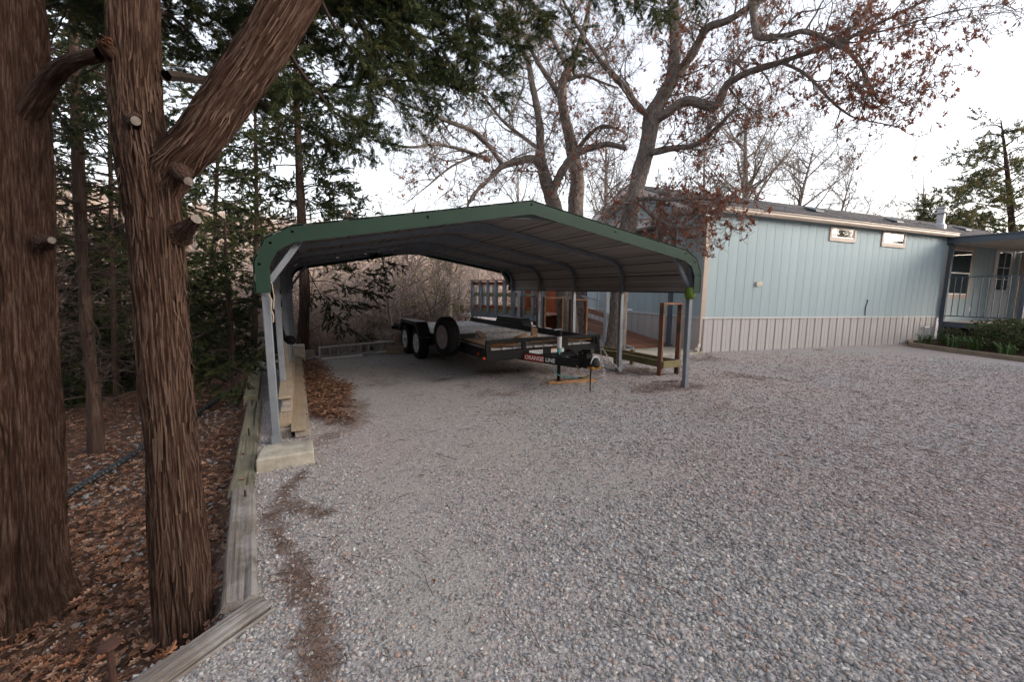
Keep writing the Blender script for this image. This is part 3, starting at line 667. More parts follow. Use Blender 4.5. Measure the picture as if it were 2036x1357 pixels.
def sheet(pa, pb, nm='roof_panel', ribs=2):
    mb = MB(); pa, pb = np.array(pa), np.array(pb); d = pb-pa; L = np.hypot(*d); d = d/L; nrm = np.array([-d[1], d[0]]); nrm = nrm*(1 if nrm[1]*1.0+nrm[0]*np.sign(pa[0]+pb[0])*.5 > 0 else -1)
    prof = [pa]
    for r_ in range(ribs):
        c_ = L*(r_+.5)/ribs
        for dx, hh in ((-.05, 0), (-.03, .014), (.03, .014), (.05, 0)): prof.append(pa+d*(c_+dx)+nrm*hh)
    prof.append(pb-d*.001); poly = [tuple(p) for p in prof]+[tuple(p+nrm*.004) for p in prof[::-1]]
    mb.prism(poly, 1, Y0, Y1); o = obj(nm, mb, M_under, CP)
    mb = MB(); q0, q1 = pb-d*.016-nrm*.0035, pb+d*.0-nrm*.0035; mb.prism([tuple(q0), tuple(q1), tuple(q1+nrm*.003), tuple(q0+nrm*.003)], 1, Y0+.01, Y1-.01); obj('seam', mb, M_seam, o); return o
for sg in (-1, 1):
    Hh = side(HALF, sg)
    for i in range(4): sheet(lerp(Hh[0], Hh[1], i/4), lerp(Hh[0], Hh[1], (i+1)/4))
    sheet(Hh[1], Hh[2], ribs=1); sheet(Hh[2], Hh[3], ribs=1); sheet(Hh[3], Hh[4], ribs=1)
# bows: square tube, one per frame
inn = [(0, 2.435), (2.44, 1.993), (2.60, 1.895), (2.6885, 1.72), (2.6885, 1.40)]
TW_ = .062
def ssamp(sg, k=14):
    P_ = [np.array(p) for p in side(inn, sg)]; out = [P_[0], P_[1]*.98+P_[0]*.02]
    for t in np.linspace(0, 1, 7): out.append((1-t)**2*P_[1]*1+2*t*(1-t)*np.array([sg*2.655, 1.925])+t*t*P_[3])
    out.append(P_[4]); return out
for k in range(5):
    y = k*1.505
    for sg in (-1, 1):
        pts = ssamp(sg); mb = MB()
        V = []; 
        pp = [np.array([p[0], y, p[1]]) for p in pts]
        for a, b in zip(pp[:-1], pp[1:]): mb.beam(a, b+(b-a)/np.linalg.norm(b-a)*.008, TW_, TW_, (0, 1, 0))
        obj('bow', mb, M_galv, CP, bev=0)
        zb = .045 if sg > 0 and k == 0 else 0
        mb = MB(); xx = sg*2.6885; lean = .012
        mb.beam((xx+lean, y, -.03+zb), (xx, y, 1.42), .068, .07, (0, 1, 0)); po = obj('post', mb, M_galv, CP, bev=.006)
        mb = MB(); mb.beam((xx+lean, y, -.03+zb), (xx+lean, y, .10+zb), .08, .082, (0, 1, 0)); obj('foot', mb, M_galv, po)
        if k in (0, 4):
            mb = MB(); mb.beam((sg*2.655, y+.0, 1.545), (sg*2.35, y+.0, 1.975), .05, .045, (0, 1, 0)); obj('knee_brace', mb, M_galv, CP)
    mb = MB(); mb.prism([(-.55, 2.30), (.55, 2.30), (.42, 2.35), (0, 2.415), (-.42, 2.35)], 1, y-.036, y-.032); obj('ridge_plate', mb, M_galv, CP)
for sg in (-1, 1):
    mb = MB(); mb.beam((sg*2.6885, 0, -.0), (sg*2.6885, 4*1.505, -.0), .06, .06, (0, 0, 1)); obj('base_rail', mb, M_galv, CP)
# green front trim: one strip each side, following the outline
def trim(y, sg, tdir):
    mb = MB(); oo = [np.array((x*sg, z)) for x, z in ((0, 2.485), (2.462, 2.038), (2.66, 1.922), (2.75, 1.722), (2.753, 1.448))]
    ii_ = [np.array((x*sg, z)) for x, z in ((0, 2.345), (2.43, 1.905), (2.565, 1.825), (2.635, 1.70), (2.637, 1.448))]
    for a, b, c_, d in zip(oo[:-1], oo[1:], ii_[:-1], ii_[1:]):
        mb.prism([tuple(a), tuple(b), tuple(d), tuple(c_)] if sg > 0 else [tuple(c_), tuple(d), tuple(b), tuple(a)], 1, y, y+.006)
        n_ = np.array([-(b-a)[1], (b-a)[0]])*sg; n_ /= np.linalg.norm(n_)
        mb.prism([tuple(a+n_*.012), tuple(b+n_*.012), tuple(b+n_*.016), tuple(a+n_*.016)], 1, y, y+tdir*.11)
    o = obj('edge_trim', mb, M_green, CP)
    for x, z in ((0, 2.45), (2.44, 2.0), (2.62, 1.89), (2.715, 1.70), (1.2, 2.22)):
        q = MB(); Mx = np.eye(4); Mx[:3, :3] = np.array([[1, 0, 0], [0, 0, -1], [0, 1, 0]]).T; Mx[:3, 3] = (sg*x, y, z); q.lathe([(.013, 0), (.013, .004), (.005, .009)], 8, Mx); obj('bolt', q, M_white, o)
for sg in (-1, 1): trim(Y0-.012, sg, 1); trim(Y1+.006, sg, -1)

# ------------------------------------------------------------------ trailer (local: x across, y to the rear, origin at front centre on the ground)
M_blk = M_simple('black_enamel', (.0045, .0048, .0055), (.007, .007, .007), 6, .5, 0, .3, .06)
M_rub = M_simple('tyre_rubber', (.008, .008, .0085), (.015, .014, .0135), 10, .9, 0, .2, .3, 40)
M_rim = M_simple('rim_silver', (.55, .56, .58), (.45, .46, .48), 5, .4, .2, .5, .03)
M_rimw = M_simple('rim_dusty', (.22, .20, .20), (.17, .155, .155), 5, .6, 0, .4, .03)
M_plank = M_wood('silvered_plank', (.55, .54, .54), (.38, .37, .365), (1.2, 14, 14), stain=(.16, .13, .11))
M_brown = M_wood('brown_board', (.27, .17, .105), (.13, .075, .045), (1.2, 12, 12))
M_tan = M_wood('tan_lumber', (.36, .285, .20), (.24, .185, .13), (22, .9, 22))
M_cut = M_wood('fresh_cut', (.50, .28, .12), (.34, .17, .07), (6, 6, 6))
tm = Matrix.Rotation(.067, 4, 'Z'); tm.translation = Vector((3.543, 6.096, 0))
T = thing('flatbed_trailer', 'black tandem axle flatbed trailer with plank deck parked under the carport', 'trailer', mat=tm)
LEN = 5.55
mb = MB(); mb.box((-1.0, 0, 0), (-.812, LEN-.05, .038)); pm = mb.mesh('deck_plank'); pm.materials.append(M_plank)
for i in range(10): obj('deck_plank', pm, None, T, (2.0-.2005*(9-i)-.19+.0, .05, .522+rnd.uniform(-.003, .003)))
mb = MB()
for sg in (-1, 1): mb.box((sg*1.03-.03, 0.06, .38), (sg*1.03+.03, LEN, .555))
mb.box((-1.06, LEN, .40), (1.06, LEN+.06, .56))
for k in range(9): mb.box((-1.0, .35+k*.6, .44), (1.0, .41+k*.6, .52))
obj('chassis', mb, M_blk, T)
mb = MB(); mb.box((1.065, .06, .50), (1.125, LEN, .665)); obj('side_rail', mb, M_blk, T); mb = MB(); mb.box((-1.125, .06, .40), (-1.065, LEN, .575)); obj('side_rail', mb, M_blk, T)
mb = MB(); mb.box((-1.13, -.05, .385), (1.13, .055, .535)); obj('front_beam', mb, M_blk, T, bev=.006)
mb = MB(); mb.box((-1.13, -.055, .655), (1.13, 0.0, .71)); obj('top_rail', mb, M_blk, T, bev=.006)
for x, w_ in ((-1.1, .06), (-.45, .07), (.36, .12), (1.09, .08)): mb = MB(); mb.box((x-w_/2, -.048, .536), (x+w_/2, 0, .656)); obj('rail_post', mb, M_blk, T)
for sg in (-1, 1):       # fenders over the wheels
    mb = MB(); xo, xi = sg*1.38, sg*1.135; A0, A1 = 2.52, 4.22
    ol = [(A0, .50), (A0+.02, .50), (A0+.30, .775), (A1-.30, .775), (A1-.02, .5), (A1, .5), (A1-.28, .80), (A0+.28, .80)]
    mb.prism(ol, 0, min(xo, xi), max(xo, xi)); mb.prism([(A0+.02, .5), (A0+.09, .5), (A0+.34, .72), (A1-.34, .72), (A1-.09, .5), (A1-.02, .5), (A1-.30, .774), (A0+.30, .774)], 0, xo-.004 if sg > 0 else xo, xo if sg > 0 else xo+.004)
    mb.prism([(A0+.02, .5), (A1-.02, .5), (A1-.30, .774), (A0+.30, .774)], 0, xi, xi+.004)
    f_ = obj('fender', mb, M_blk, T)
    mb = MB(); mb.box((min(xo, xi), A0-.06, .485), (max(xo, xi), A0+.03, .515)); obj('fender_step', mb, M_galv if False else M_blk, f_)
def wheel(nm, x, y, z, sg, rim_m, parent):
    """axis across the trailer; sg is the side its face looks to"""
    Mx = np.eye(4); Mx[:3, 0] = (0, 1, 0); Mx[:3, 1] = (0, 0, sg); Mx[:3, 2] = (sg, 0, 0)
    W = bpy.data.objects.new(nm, None); COL.objects.link(W); W.parent = parent; W.location = (x, y, z)
    mb = MB(); h_ = .098
    prof = [(.195, -h_+.01), (.25, -h_-.008), (.31, -h_), (.338, -h_+.025)]
    for gq in (-.05, -.018, .018, .05): prof += [(.345, gq-.012), (.345, gq+.006), (.336, gq+.008), (.336, gq+.011)]
    prof += [(.338, h_-.025), (.31, h_), (.25, h_+.008), (.195, h_-.01)]
    mb.lathe(prof, 36, Mx, True); o = obj('tyre', mb, M_rub, W, smooth=False)
    mb = MB(); mb.lathe([(.198, h_-.012), (.205, h_-.002), (.19, h_-.006), (.18, h_-.045), (.165, h_-.05), (.14, h_-.03), (.085, h_-.022), (.06, h_-.035), (.058, h_+.01), (.04, h_+.03), (.001, h_+.03)], 28, Mx)
    for k in range(5):
        a = k*1.2566; Mq = Mx.copy(); Mq[:3, 3] = Mx[:3, :3]@np.array([.09*math.cos(a), .09*math.sin(a), h_-.03]); mb.lathe([(.011, 0), (.011, .02), (.004, .024)], 6, Mq)
    mb.lathe([(.197, -h_+.02), (.197, h_-.02)], 24, Mx); r_ = obj('rim', mb, rim_m, W, smooth=False)
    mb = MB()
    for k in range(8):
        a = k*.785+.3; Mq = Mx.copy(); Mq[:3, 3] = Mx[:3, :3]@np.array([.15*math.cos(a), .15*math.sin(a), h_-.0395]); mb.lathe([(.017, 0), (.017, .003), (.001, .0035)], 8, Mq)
    obj('vent_hole', mb, M_dark, W)['kind'] = 'stuff'; return W  # dark discs in place of open holes, their shade put into the colour
for sg in (-1, 1):
    for a in (2.93, 3.80): wheel('wheel', sg*1.25, a, .342, sg, M_rim, T)
sp = wheel('spare_wheel', -1.31, 1.18, .655, -1, M_rimw, T); sp.scale = (1, 1.02, 1.02); sp.rotation_euler = (0, 0, .12)
mb = MB(); mb.box((-1.24, 1.08, .62), (-.80, 1.20, .70)); mb.box((-1.2, 1.1, .45), (-1.1, 1.18, .62)); obj('spare_bracket', mb, M_blk, T)
for a in (2.93, 3.80): mb = MB(); mb.tube([(-1.2, a, .34), (1.2, a, .34)], .04, 8); obj('axle', mb, M_blk, T)
# tongue, coupler, jack
for sg in (-1, 1):
    mb = MB(); mb.beam((sg*.56, .2, .42), (sg*.03, -.97, .40), .055, .125); obj('tongue_beam', mb, M_blk, T, bev=.005)
mb = MB(); mb.prism([(-.27, -.30), (.27, -.30), (.12, -.62), (-.12, -.62)], 2, .468, .48); obj('tongue_plate', mb, M_blk, T)
mb = MB(); mb.box((-.055, -1.12, .36), (.055, -.93, .60)); mb.box((-.075, -1.16, .40), (.075, -.98, .52)); 
Mx = np.eye(4); Mx[:3, 3] = (0, -1.22, .40); mb.lathe([(.085, 0), (.09, .03), (.08, .09), (.05, .12), (.02, .125)], 14, Mx)
for zz in (.43, .5, .57):
    for xx in (-.062,): Mq = np.eye(4); Mq[:3, 0] = (0, 1, 0); Mq[:3, 1] = (0, 0, -1); Mq[:3, 2] = (-1, 0, 0); Mq[:3, 3] = (xx-.012, -1.05, zz); mb.lathe([(.022, 0), (.022, .018), (.012, .02)], 6, Mq)
mb.beam((0, -.98, .60), (0.02, -1.16, .62), .07, .05); obj('coupler', mb, M_blk, T)
Lk = MB(); Lk.box((-.085, -1.29, .375), (.085, -1.17, .412)); lk = obj('hitch_lock', Lk, M_simple('lock_yellow', (.42, .18, .02), None, 6, .5), T, bev=.008)
mb = MB(); pts = [(-.07, -1.25, .41)]+[(.075*math.cos(a)*-1, -1.25, .45+.10*math.sin(a)) for a in np.linspace(0.2, 2.94, 9)]+[(.07, -1.25, .41)]; mb.tube(pts, .009, 6); obj('shackle', mb, M_rim, lk)
mb = MB(); Mx = np.eye(4); Mx[:3, 3] = (0, -.375, 0)
mb.lathe([(.05, .03), (.05, .04), (.028, .045), (.028, .30), (.036, .30), (.036, .84), (.042, .85), (.03, .87)], 14, Mx); jk = obj('jack', mb, M_blk, T)
mb = MB(); Mx[:3, 3] = (0, -.375, .56); mb.lathe([(.0375, 0), (.039, .001), (.039, .19), (.0375, .191)], 14, Mx); obj('jack_label', mb, M_white, jk)
mb = MB(); mb.lathe([(.046, .29), (.05, .30), (.03, .31)], 10, Mx); mb.beam((0, -.40, .875), (-.14, -.43, .86), .014, .014); obj('jack_crank', mb, M_galv, jk)
M_teal = M_simple('teal_cable', (.13, .42, .42), None, 6, .45)
mb = MB(); c0 = np.array([-.10, -.45, 0]); pts = [(-.03, -.42, .52), (-.05, -.45, .475), (-.13, -.48, .445), (-.2, -.5, .37), (-.215, -.52, .29), (-.19, -.55, .20), (-.12, -.6, .16), (-.02, -.7, .15), (.05, -.8, .155)]
P_ = np.array(pts); tt = np.linspace(0, len(P_)-1, 40); P_ = np.c_[[np.interp(tt, range(len(P_)), P_[:, i]) for i in range(3)]].T; mb.tube(P_, .010, 6)
Mx[:3, 3] = (-.03, -.42, .50); mb.lathe([(.028, 0), (.03, .04), (.012, .08)], 8, Mx); obj('cable', mb, M_teal, T)
mb = MB(); mb.tube([(.05, -.8, .155), (.10, -.9, .17), (.12, -1.0, .23), (.10, -1.05, .33)], .011, 6); obj('plug_lead', mb, M_blk, T)
mb = MB(); mb.tube([(-.06, -1.22, .38), (-.06, -1.22, .06)], .006, 5); mb.tube([(-.03, -1.2, .38), (-.035, -1.2, .02)], .006, 5); obj('pull_pin', mb, M_blk, T)
def chain(pts, nm, m_, r_=.017, w_=.0042):
    P_ = np.array(pts, float); L_ = np.r_[0, np.cumsum(np.linalg.norm(np.diff(P_, axis=0), axis=1))]; n = int(L_[-1]/(r_*2.1)); mb = MB()
    for k in range(n):
        s0 = (k+.5)*L_[-1]/n; p = np.array([np.interp(s0, L_, P_[:, i]) for i in range(3)]); q = np.array([np.interp(min(s0+.01, L_[-1]), L_, P_[:, i]) for i in range(3)]); d = q-p; d = d/(np.linalg.norm(d)+1e-9)
        a = np.cross(d, (0.3, 1, .2)); a /= np.linalg.norm(a); b = np.cross(d, a); 
        if k % 2: a, b = b, a
        ring = [p+d*(r_*1.5*math.sin(t))+a*(r_*.8*math.cos(t)) for t in np.linspace(0, 2*math.pi, 9)]; mb.tube(ring, w_, 4, False)
    return obj(nm, mb, m_, T)
M_zinc = M_simple('zinc_chain', (.50, .50, .50), (.40, .39, .37), 12, .4, .6, .5, 0)
M_brass = M_simple('brass_chain', (.45, .36, .16), (.35, .27, .12), 12, .45, .5, .5, 0)
chain([(1.10, -.07, .60), (1.10, -.10, .45), (1.08, -.16, .25), (1.04, -.28, .06), (.96, -.36, .02), (.9, -.34, .02)], 'safety_chain', M_zinc)
chain([(1.12, -.07, .60), (1.15, -.10, .45), (1.22, -.18, .28), (1.33, -.26, .13), (1.42, -.30, .03)], 'safety_chain', M_zinc)
chain([(-.05, -.90, .46), (-.07, -.94, .36), (-.05, -.98, .25), (.0, -1.0, .2), (.06, -1.05, .22), (.08, -1.1, .33)], 'safety_chain', M_brass)
mb = MB(); mb.box((-1.15, .22, .45), (-1.13, .26, .49)); obj('side_marker', mb, M_simple('amber_lens', (.50, .06, .01), None, 6, .25, 0, .6), T)
mb = MB(); mb.box((-1.17, -.03, .41), (-1.131, .015, .45)); obj('side_marker', mb, bpy.data.materials['amber_lens'], T)
mb = MB(); mb.box((-1.28, LEN-.3, .44), (-.9, LEN-.22, .52)); mb.box((-1.13, LEN+.061, .42), (1.13, LEN+.12, .54)); obj('rear_bumper', mb, M_blk, T)
# stickers on the front beam, name on the tongue beam
def sticker(x0, x1, z0, z1, bar=None):
    mb = MB(); mb.box((x0, -.0525, z0), (x1, -.0505, z1)); o = obj('sticker', mb, M_vinyl, T)
    if bar: mb = MB(); mb.box((x0+.003, -.0535, z1-.022), (x1-.003, -.0526, z1-.003)); obj('sticker_band', mb, M_simple('band_'+bar[0], bar[1], None, 5, .5), o)
    mb = MB(); n_ = 5
    for r_ in range(2 if bar else 3):
        x = x0+.01
        while x < x1-.03:
            w_ = rnd.uniform(.012, .04); mb.box((x, -.0536, z0+.008+r_*.02), (min(x+w_, x1-.008), -.0527, z0+.016+r_*.02)); x += w_+.008
    obj('fine_print', mb, M_simple('ink', (.2, .2, .21), None, 5, .6) if 'ink' not in bpy.data.materials else bpy.data.materials['ink'], o)
sticker(-.36, -.10, .435, .505); sticker(.07, .19, .44, .515, ('orange', (.65, .2, .05))); sticker(.25, .33, .44, .515, ('green', (.05, .25, .12)))
def text_on(txt, size, p0, ux, uz, mat, parent, nm, ext=.001, sx=1.):
    cu = bpy.data.curves.new(nm, 'FONT'); cu.body = txt; cu.size = size; cu.extrude = ext; cu.offset = .0025*size/.1
    to = bpy.data.objects.new(nm, cu); COL.objects.link(to); dg = bpy.context.evaluated_depsgraph_get()
    me = bpy.data.meshes.new_from_object(to.evaluated_get(dg)); bpy.data.objects.remove(to); bpy.data.curves.remove(cu)
    V = np.zeros(len(me.vertices)*3); me.vertices.foreach_get('co', V); V = V.reshape(-1, 3); V[:, 0] *= sx
    ux = np.asarray(ux, float); uz = np.asarray(uz, float); ux /= np.linalg.norm(ux); un = np.cross(ux, uz)
    V2 = np.asarray(p0)+V[:, :1]*ux+V[:, 1:2]*uz+V[:, 2:3]*un; me.vertices.foreach_set('co', V2.ravel()); me.update()
    me.materials.append(mat); o = bpy.data.objects.new(nm, me); COL.objects.link(o); o.parent = parent; return o, V[:, 0].max()
bd = np.array([.53, -1.17, -.02]); bd /= np.linalg.norm(bd); bnrm = np.array([-bd[1], bd[0], 0])*-1; bnrm /= np.linalg.norm(bnrm)
if bnrm[0] > 0: bnrm = -bnrm
bz = np.cross(bd, -bnrm); bz = bz if bz[2] > 0 else -bz
face = np.array([-.56, .2, .42])+bnrm*.0285
mb = MB(); q0, q1 = .28, .655
for lo, hi, e in ((q0, q1, .0),):
    V = [face+bd*lo-bz*.048, face+bd*hi-bz*.048, face+bd*hi+bz*.05, face+bd*lo+bz*.05]; V += [v_+bnrm*.0012 for v_ in V]
    mb.add(V, [(0, 1, 2, 3), (7, 6, 5, 4), (0, 4, 5, 1), (1, 5, 6, 2), (2, 6, 7, 3), (3, 7, 4, 0)])
obj('name_plate', mb, M_simple('decal_red', (.50, .02, .02), None, 4, .4), T)
text_on('ORANGE', .088, face+bd*(q0+.02)-bz*.03+bnrm*.0018, bd, bz, M_vinyl, T, 'lettering', sx=.97)
text_on('LINE', .088, face+bd*(q1+.03)-bz*.03+bnrm*.0018, bd, bz, M_vinyl, T, 'lettering', sx=.97)
# loose boards lying on the deck (things of their own)
tmn = np.array(tm)
def TL(x, y, z): return (tmn@np.array([x, y, z, 1]))[:3]
def board(nm, p, q, w_, h_, mat, label, cat='board', group=None, roll=0, bev=.003):
    p, q = np.asarray(p, float), np.asarray(q, float); d = q-p; L = np.linalg.norm(d); d /= L
    up = np.array([0, 0, 1.]); x = np.cross(d, up); x /= np.linalg.norm(x); z = np.cross(x, d)
    x, z = x*math.cos(roll)+z*math.sin(roll), z*math.cos(roll)-x*math.sin(roll)
    mb = MB(); mb.box((-w_/2, 0, -h_/2), (w_/2, L, h_/2)); o = obj(nm, mb, mat, bev=bev)
    mw = Matrix.Identity(4)
    for i in range(3): mw[i][0], mw[i][1], mw[i][2], mw[i][3] = x[i], d[i], z[i], p[i]
    o.matrix_world = mw; return tag(o, label, cat, group)
M_br2 = M_wood('brown_board_long', (.27, .17, .105), (.13, .075, .045), (12, 1.2, 12))
GRP = 'loose boards on the trailer deck'
board('plank', TL(-.90, .12, .585), TL(-.86, 1.9, .585), .26, .04, M_br2, 'wide brown plank along the left edge of the trailer deck', group=GRP)
board('plank', TL(-.60, 1.15, .60), TL(-.25, 2.15, .60), .12, .035, M_br2, 'greyish plank lying across deck just behind the spare wheel', group=GRP)
board('plank', TL(-.93, .16, .625), TL(-.55, .10, .615), .13, .05, M_cut, 'short orange cut plank in the front left deck corner', group=GRP)
board('plank', TL(-.5, .2, .60), TL(.15, .62, .66), .15, .03, M_br2, 'brown board tilted up against the front rail', group=GRP, roll=.35)
board('plank', TL(.05, .45, .60), TL(.36, .95, .76), .13, .03, M_br2, 'curved brown board sticking up from the middle of the deck', group=GRP, roll=-.4)
board('plank', TL(-.15, .30, .60), TL(.75, .12, .60), .12, .035, M_br2, 'dark brown board lying behind the front beam stickers', group=GRP)
board('plank', TL(.25, .10, .615), TL(1.0, .05, .615), .035, .03, M_cut, 'thin orange stick beside the right front rail post', group=GRP)
board('plank', TL(.0, 1.0, .585), TL(.5, 1.5, .585), .10, .03, M_br2, 'small brown offcut flat in the middle of the deck', group=GRP)
board('plank', np.array([3.36, 5.69, .012]), np.array([4.13, 5.52, .03]), .14, .03, M_cut, 'split tan board on the gravel under the trailer jack', cat='board')
# leaf crumbs on deck
mb = MB()
for k in range(260):
    p = TL(rnd.uniform(-.95, .95), rnd.uniform(.2, 5.3), .565); sz = rnd.uniform(.008, .03); a = rnd.uniform(0, 6.28); mb.add([p+np.array([sz*math.cos(a+b), sz*.7*math.sin(a+b), rnd.uniform(0, .012)]) for b in (0, 1.8, 3.1, 4.6)], [(0, 1, 2, 3)])
tag(obj('deck_litter', mb, M_simple('crumb', (.05, .03, .02), None, 9, .9)), kind='stuff')
# ------------------------------------------------------------------ timbers along the yard's edge
M_tie = M_wood('weathered_tie', (.185, .16, .14), (.07, .058, .05), (22, 1.6, 22), .95, .12, 1., stain=(.26, .245, .23))
M_tieg = M_wood('mossy_tie', (.20, .185, .13), (.09, .085, .06), (16, 1.4, 16), .95, .1, .9)
def tie(p, q, w_, h_, mat, label, seed, ztop=(.06, .06)):
    """a railway tie: a beam with checked, worn faces"""
    p = np.array([*p, ztop[0]-h_/2]); q = np.array([*q, ztop[1]-h_/2]); d = q-p; L = np.linalg.norm(d); d /= L; x = np.cross(d, (0, 0, 1)); x /= np.linalg.norm(x); z = np.cross(x, d)
    nl = max(12, int(L/.03)); prof = []
    for (a, b), (c_, e) in zip([(-1, -1), (1, -1), (1, 1), (-1, 1)], [(1, -1), (1, 1), (-1, 1), (-1, -1)]):
        for t in np.linspace(0, 1, 13)[:-1]: prof.append((a+(c_-a)*t, b+(e-b)*t))
    prof = np.array(prof); n = len(prof); r4 = (np.abs(prof)**8).sum(1)**(-1/8.); prof = prof*r4[:, None]; V = []
    ys = np.linspace(0, L, nl)
    A_ = np.repeat(np.arange(n), 1)
    for y in ys:
        uv = prof*[w_/2, h_/2]; nn = vnoise(np.c_[prof*9, np.full(n, y*2.2)], seed)-.5; lo = vnoise(np.c_[prof*1.5, np.full(n, y*1.6)], seed+5)-.5
        crack = -np.clip(vnoise(np.c_[prof*5.5, np.full(n, y*.9)], seed+9)-.64, 0, 1)*.10
        end = min(y, L-y); rr = 1-.05*math.exp(-end/.02)
        rad = (1+nn*.10+lo*.12)*rr; uv = uv*rad[:, None]+prof*crack[:, None]
        V.append(p+d*y+uv[:, :1]*x+uv[:, 1:]*z)
    Fs = [(i*n+j, i*n+(j+1) % n, (i+1)*n+(j+1) % n, (i+1)*n+j) for i in range(nl-1) for j in range(n)]+[tuple(range(n))[::-1], tuple((nl-1)*n+j for j in range(n))]
    V = np.concatenate(V); loc = (p+q)/2; ang = math.atan2(-d[0], d[1]); ca, sa = math.cos(-ang), math.sin(-ang); V = V-loc; V[:, :2] = np.c_[V[:, 0]*ca-V[:, 1]*sa, V[:, 0]*sa+V[:, 1]*ca]
    mb = MB(); mb.add(V, Fs); o = obj('landscape_timber', mb, mat, None, loc); o.rotation_euler = (0, 0, ang); return tag(o, label, 'timber', 'old timbers edging the gravel')
tie((-.92, 1.62), (-.25, 2.16), .135, .17, M_tie, 'weathered grey timber in the bottom corner leading past the rusty stake', 1, (.03, .035))
tie((-.36, 2.18), (-.495, 3.50), .15, .18, M_tie, 'pale split timber right beside the foot of the forked cedar', 2, (.06, .06))
tie((-.505, 3.42), (-.70, 6.35), .165, .18, M_tieg, 'long greenish timber ending beside the concrete block', 3, (.03, .035))
tie((-.74, 6.30), (-.93, 9.1), .17, .20, M_tieg, 'dark mossy timber behind the carport post, stacked higher than the next', 4, (.11, .11))
mb = MB()
for x, y in ((-.46, 3.3), (-.60, 4.8), (-.70, 6.05), (-.79, 6.9)):
    mb.tube([(x, y, .03), (x, y, .105)], .008, 6)
tag(obj('rebar_pin', mb, M_simple('rust', (.07, .03, .02), (.04, .02, .015), 30, .9)), 'rusty rebar pins driven through the edging timbers', 'pin', kind='stuff')
# concrete block under the front post
s = NT('concrete'); v = s.coord(); c = s.ramp(s.noise(v, 9, 6, .7), [(.3, (.27, .25, .205)), (.55, (.42, .385, .32)), (.75, (.52, .48, .41))]); c = s.mix(c, (.14, .13, .11), s.ramp(s.noise(v, 3, 3), [(.52, (0, 0, 0)), (.7, (.6, .6, .6))])); s.col(c); s.rough(.95, 0, .2); s.bump(s.noise(v, 60, 5), .6, .006); M_conc = s.m
mb = MB(); mb.prism([(-.215, -.06), (.215, -.03), (.205, .30), (-.16, .29), (-.2, .2)], 2, -.05, .112)
o = obj('concrete_block', mb, M_conc, None, (-.235, 3.90, .0), bev=.012); tag(o, 'worn beige concrete block on the gravel before the front carport post', 'block')
# ------------------------------------------------------------------ lumber stack by the posts
LG = 'lumber stacked along the carport posts'
bl_ = M_tan
board('lumber_board', (-.275, 4.66, .045), (-.33, 9.2, .045), .11, .09, M_oldwood, 'dark bottom timber of the lumber stack beside the post', group=LG)
board('lumber_board', (-.274, 4.74, .14), (-.34, 8.9, .14), .115, .09, M_tan, 'thick tan timber with a knotty end in the stack', group=LG, roll=.02)
board('lumber_board', (-.272, 4.98, .205), (-.35, 8.9, .205), .10, .035, M_oldwood, 'grey board lying on the thick knotty timber in the stack', group=LG, roll=-.03)
board('lumber_board', (-.268, 5.06, .245), (-.33, 8.6, .25), .085, .04, M_oldwood, 'short ended board just below the top of the stack', group=LG)
board('lumber_board', (-.286, 5.16, .30), (-.405, 9.3, .345), .125, .035, M_tan, 'top board of the taller pile in the lumber stack', group=LG, roll=.03)
board('lumber_board', (-.118, 4.60, .045), (-.235, 9.3, .045), .135, .07, M_oldwood, 'weathered timber beneath the widest yellow board', group=LG)
board('lumber_board', (-.148, 4.56, .105), (-.262, 9.6, .12), .138, .04, M_tan, 'wide yellow board lying lowest and nearest the leaf pile', group=LG, roll=-.02)
mb = MB(); mb.box((-.33, 9.3, .02), (-.12, 9.55, .36)); solo('cinder_piece', mb, M_conc, 'broken concrete piece at the far end of the lumber stack', 'block', bev=.02)
# leaning board, dark bundle, cord
board('leaning_board', (-.335, 7.35, .05), (-.425, 6.9, 1.50), .04, .12, M_oldwood, 'weathered board leaning upright behind the front carport post', cat='board')
mb = MB(); pts = []; 
for k in range(22):
    t = k/21; pts.append((-.43+.03*math.sin(t*9), 6.6+.25*math.sin(t*5), 1.50-.85*t))
mb.tube(pts, [.055+.02*math.sin(k*1.3) for k in range(22)], 10); mb.tube([(-.46, 6.9, 1.45), (-.44, 7.1, 1.1), (-.36, 6.95, .78), (-.27, 6.9, .74)], [.03, .035, .04, .07], 10); mb.tube([(-.30, 6.88, .74), (-.23, 6.86, .735), (-.2, 6.85, .735)], [.05, .062, .02], 10)
solo('black_bundle', mb, M_simple('black_fabric', (.01, .01, .011), None, 9, .95, 0, .1, .3), 'black cloth bundle hanging inside the posts above the lumber', 'bundle', smooth=True)
mb = MB(); mb.tube([(-.335, 4.47, 1.56), (-.31, 4.45, 1.50), (-.33, 4.455, 1.45), (-.305, 4.45, 1.38), (-.315, 4.455, 1.30), (-.30, 4.45, 1.24), (-.305, 4.455, 1.18)], .006, 5); mb.tube([(-.30, 4.45, 1.55), (-.285, 4.45, 1.42), (-.295, 4.45, 1.3)], .005, 5)
solo('cord', mb, M_simple('cord_beige', (.45, .38, .30), None, 9, .9), 'frayed beige cord hanging from the knee brace of the front post', 'cord')
# green foam on the right brace
mb = MB(); Mx = np.eye(4); Mx[:3, 3] = (4.985, 4.47, 1.455); mb.lathe([(.02, -.09), (.062, -.085), (.075, -.03), (.072, .03), (.06, .075), (.02, .08)], 14, Mx)
o = solo('green_pad', mb, M_simple('green_foam', (.13, .20, .03), (.09, .15, .025), 12, .9), 'green foam pad wrapped on the carport post under the edge trim', 'foam pad', smooth=True)
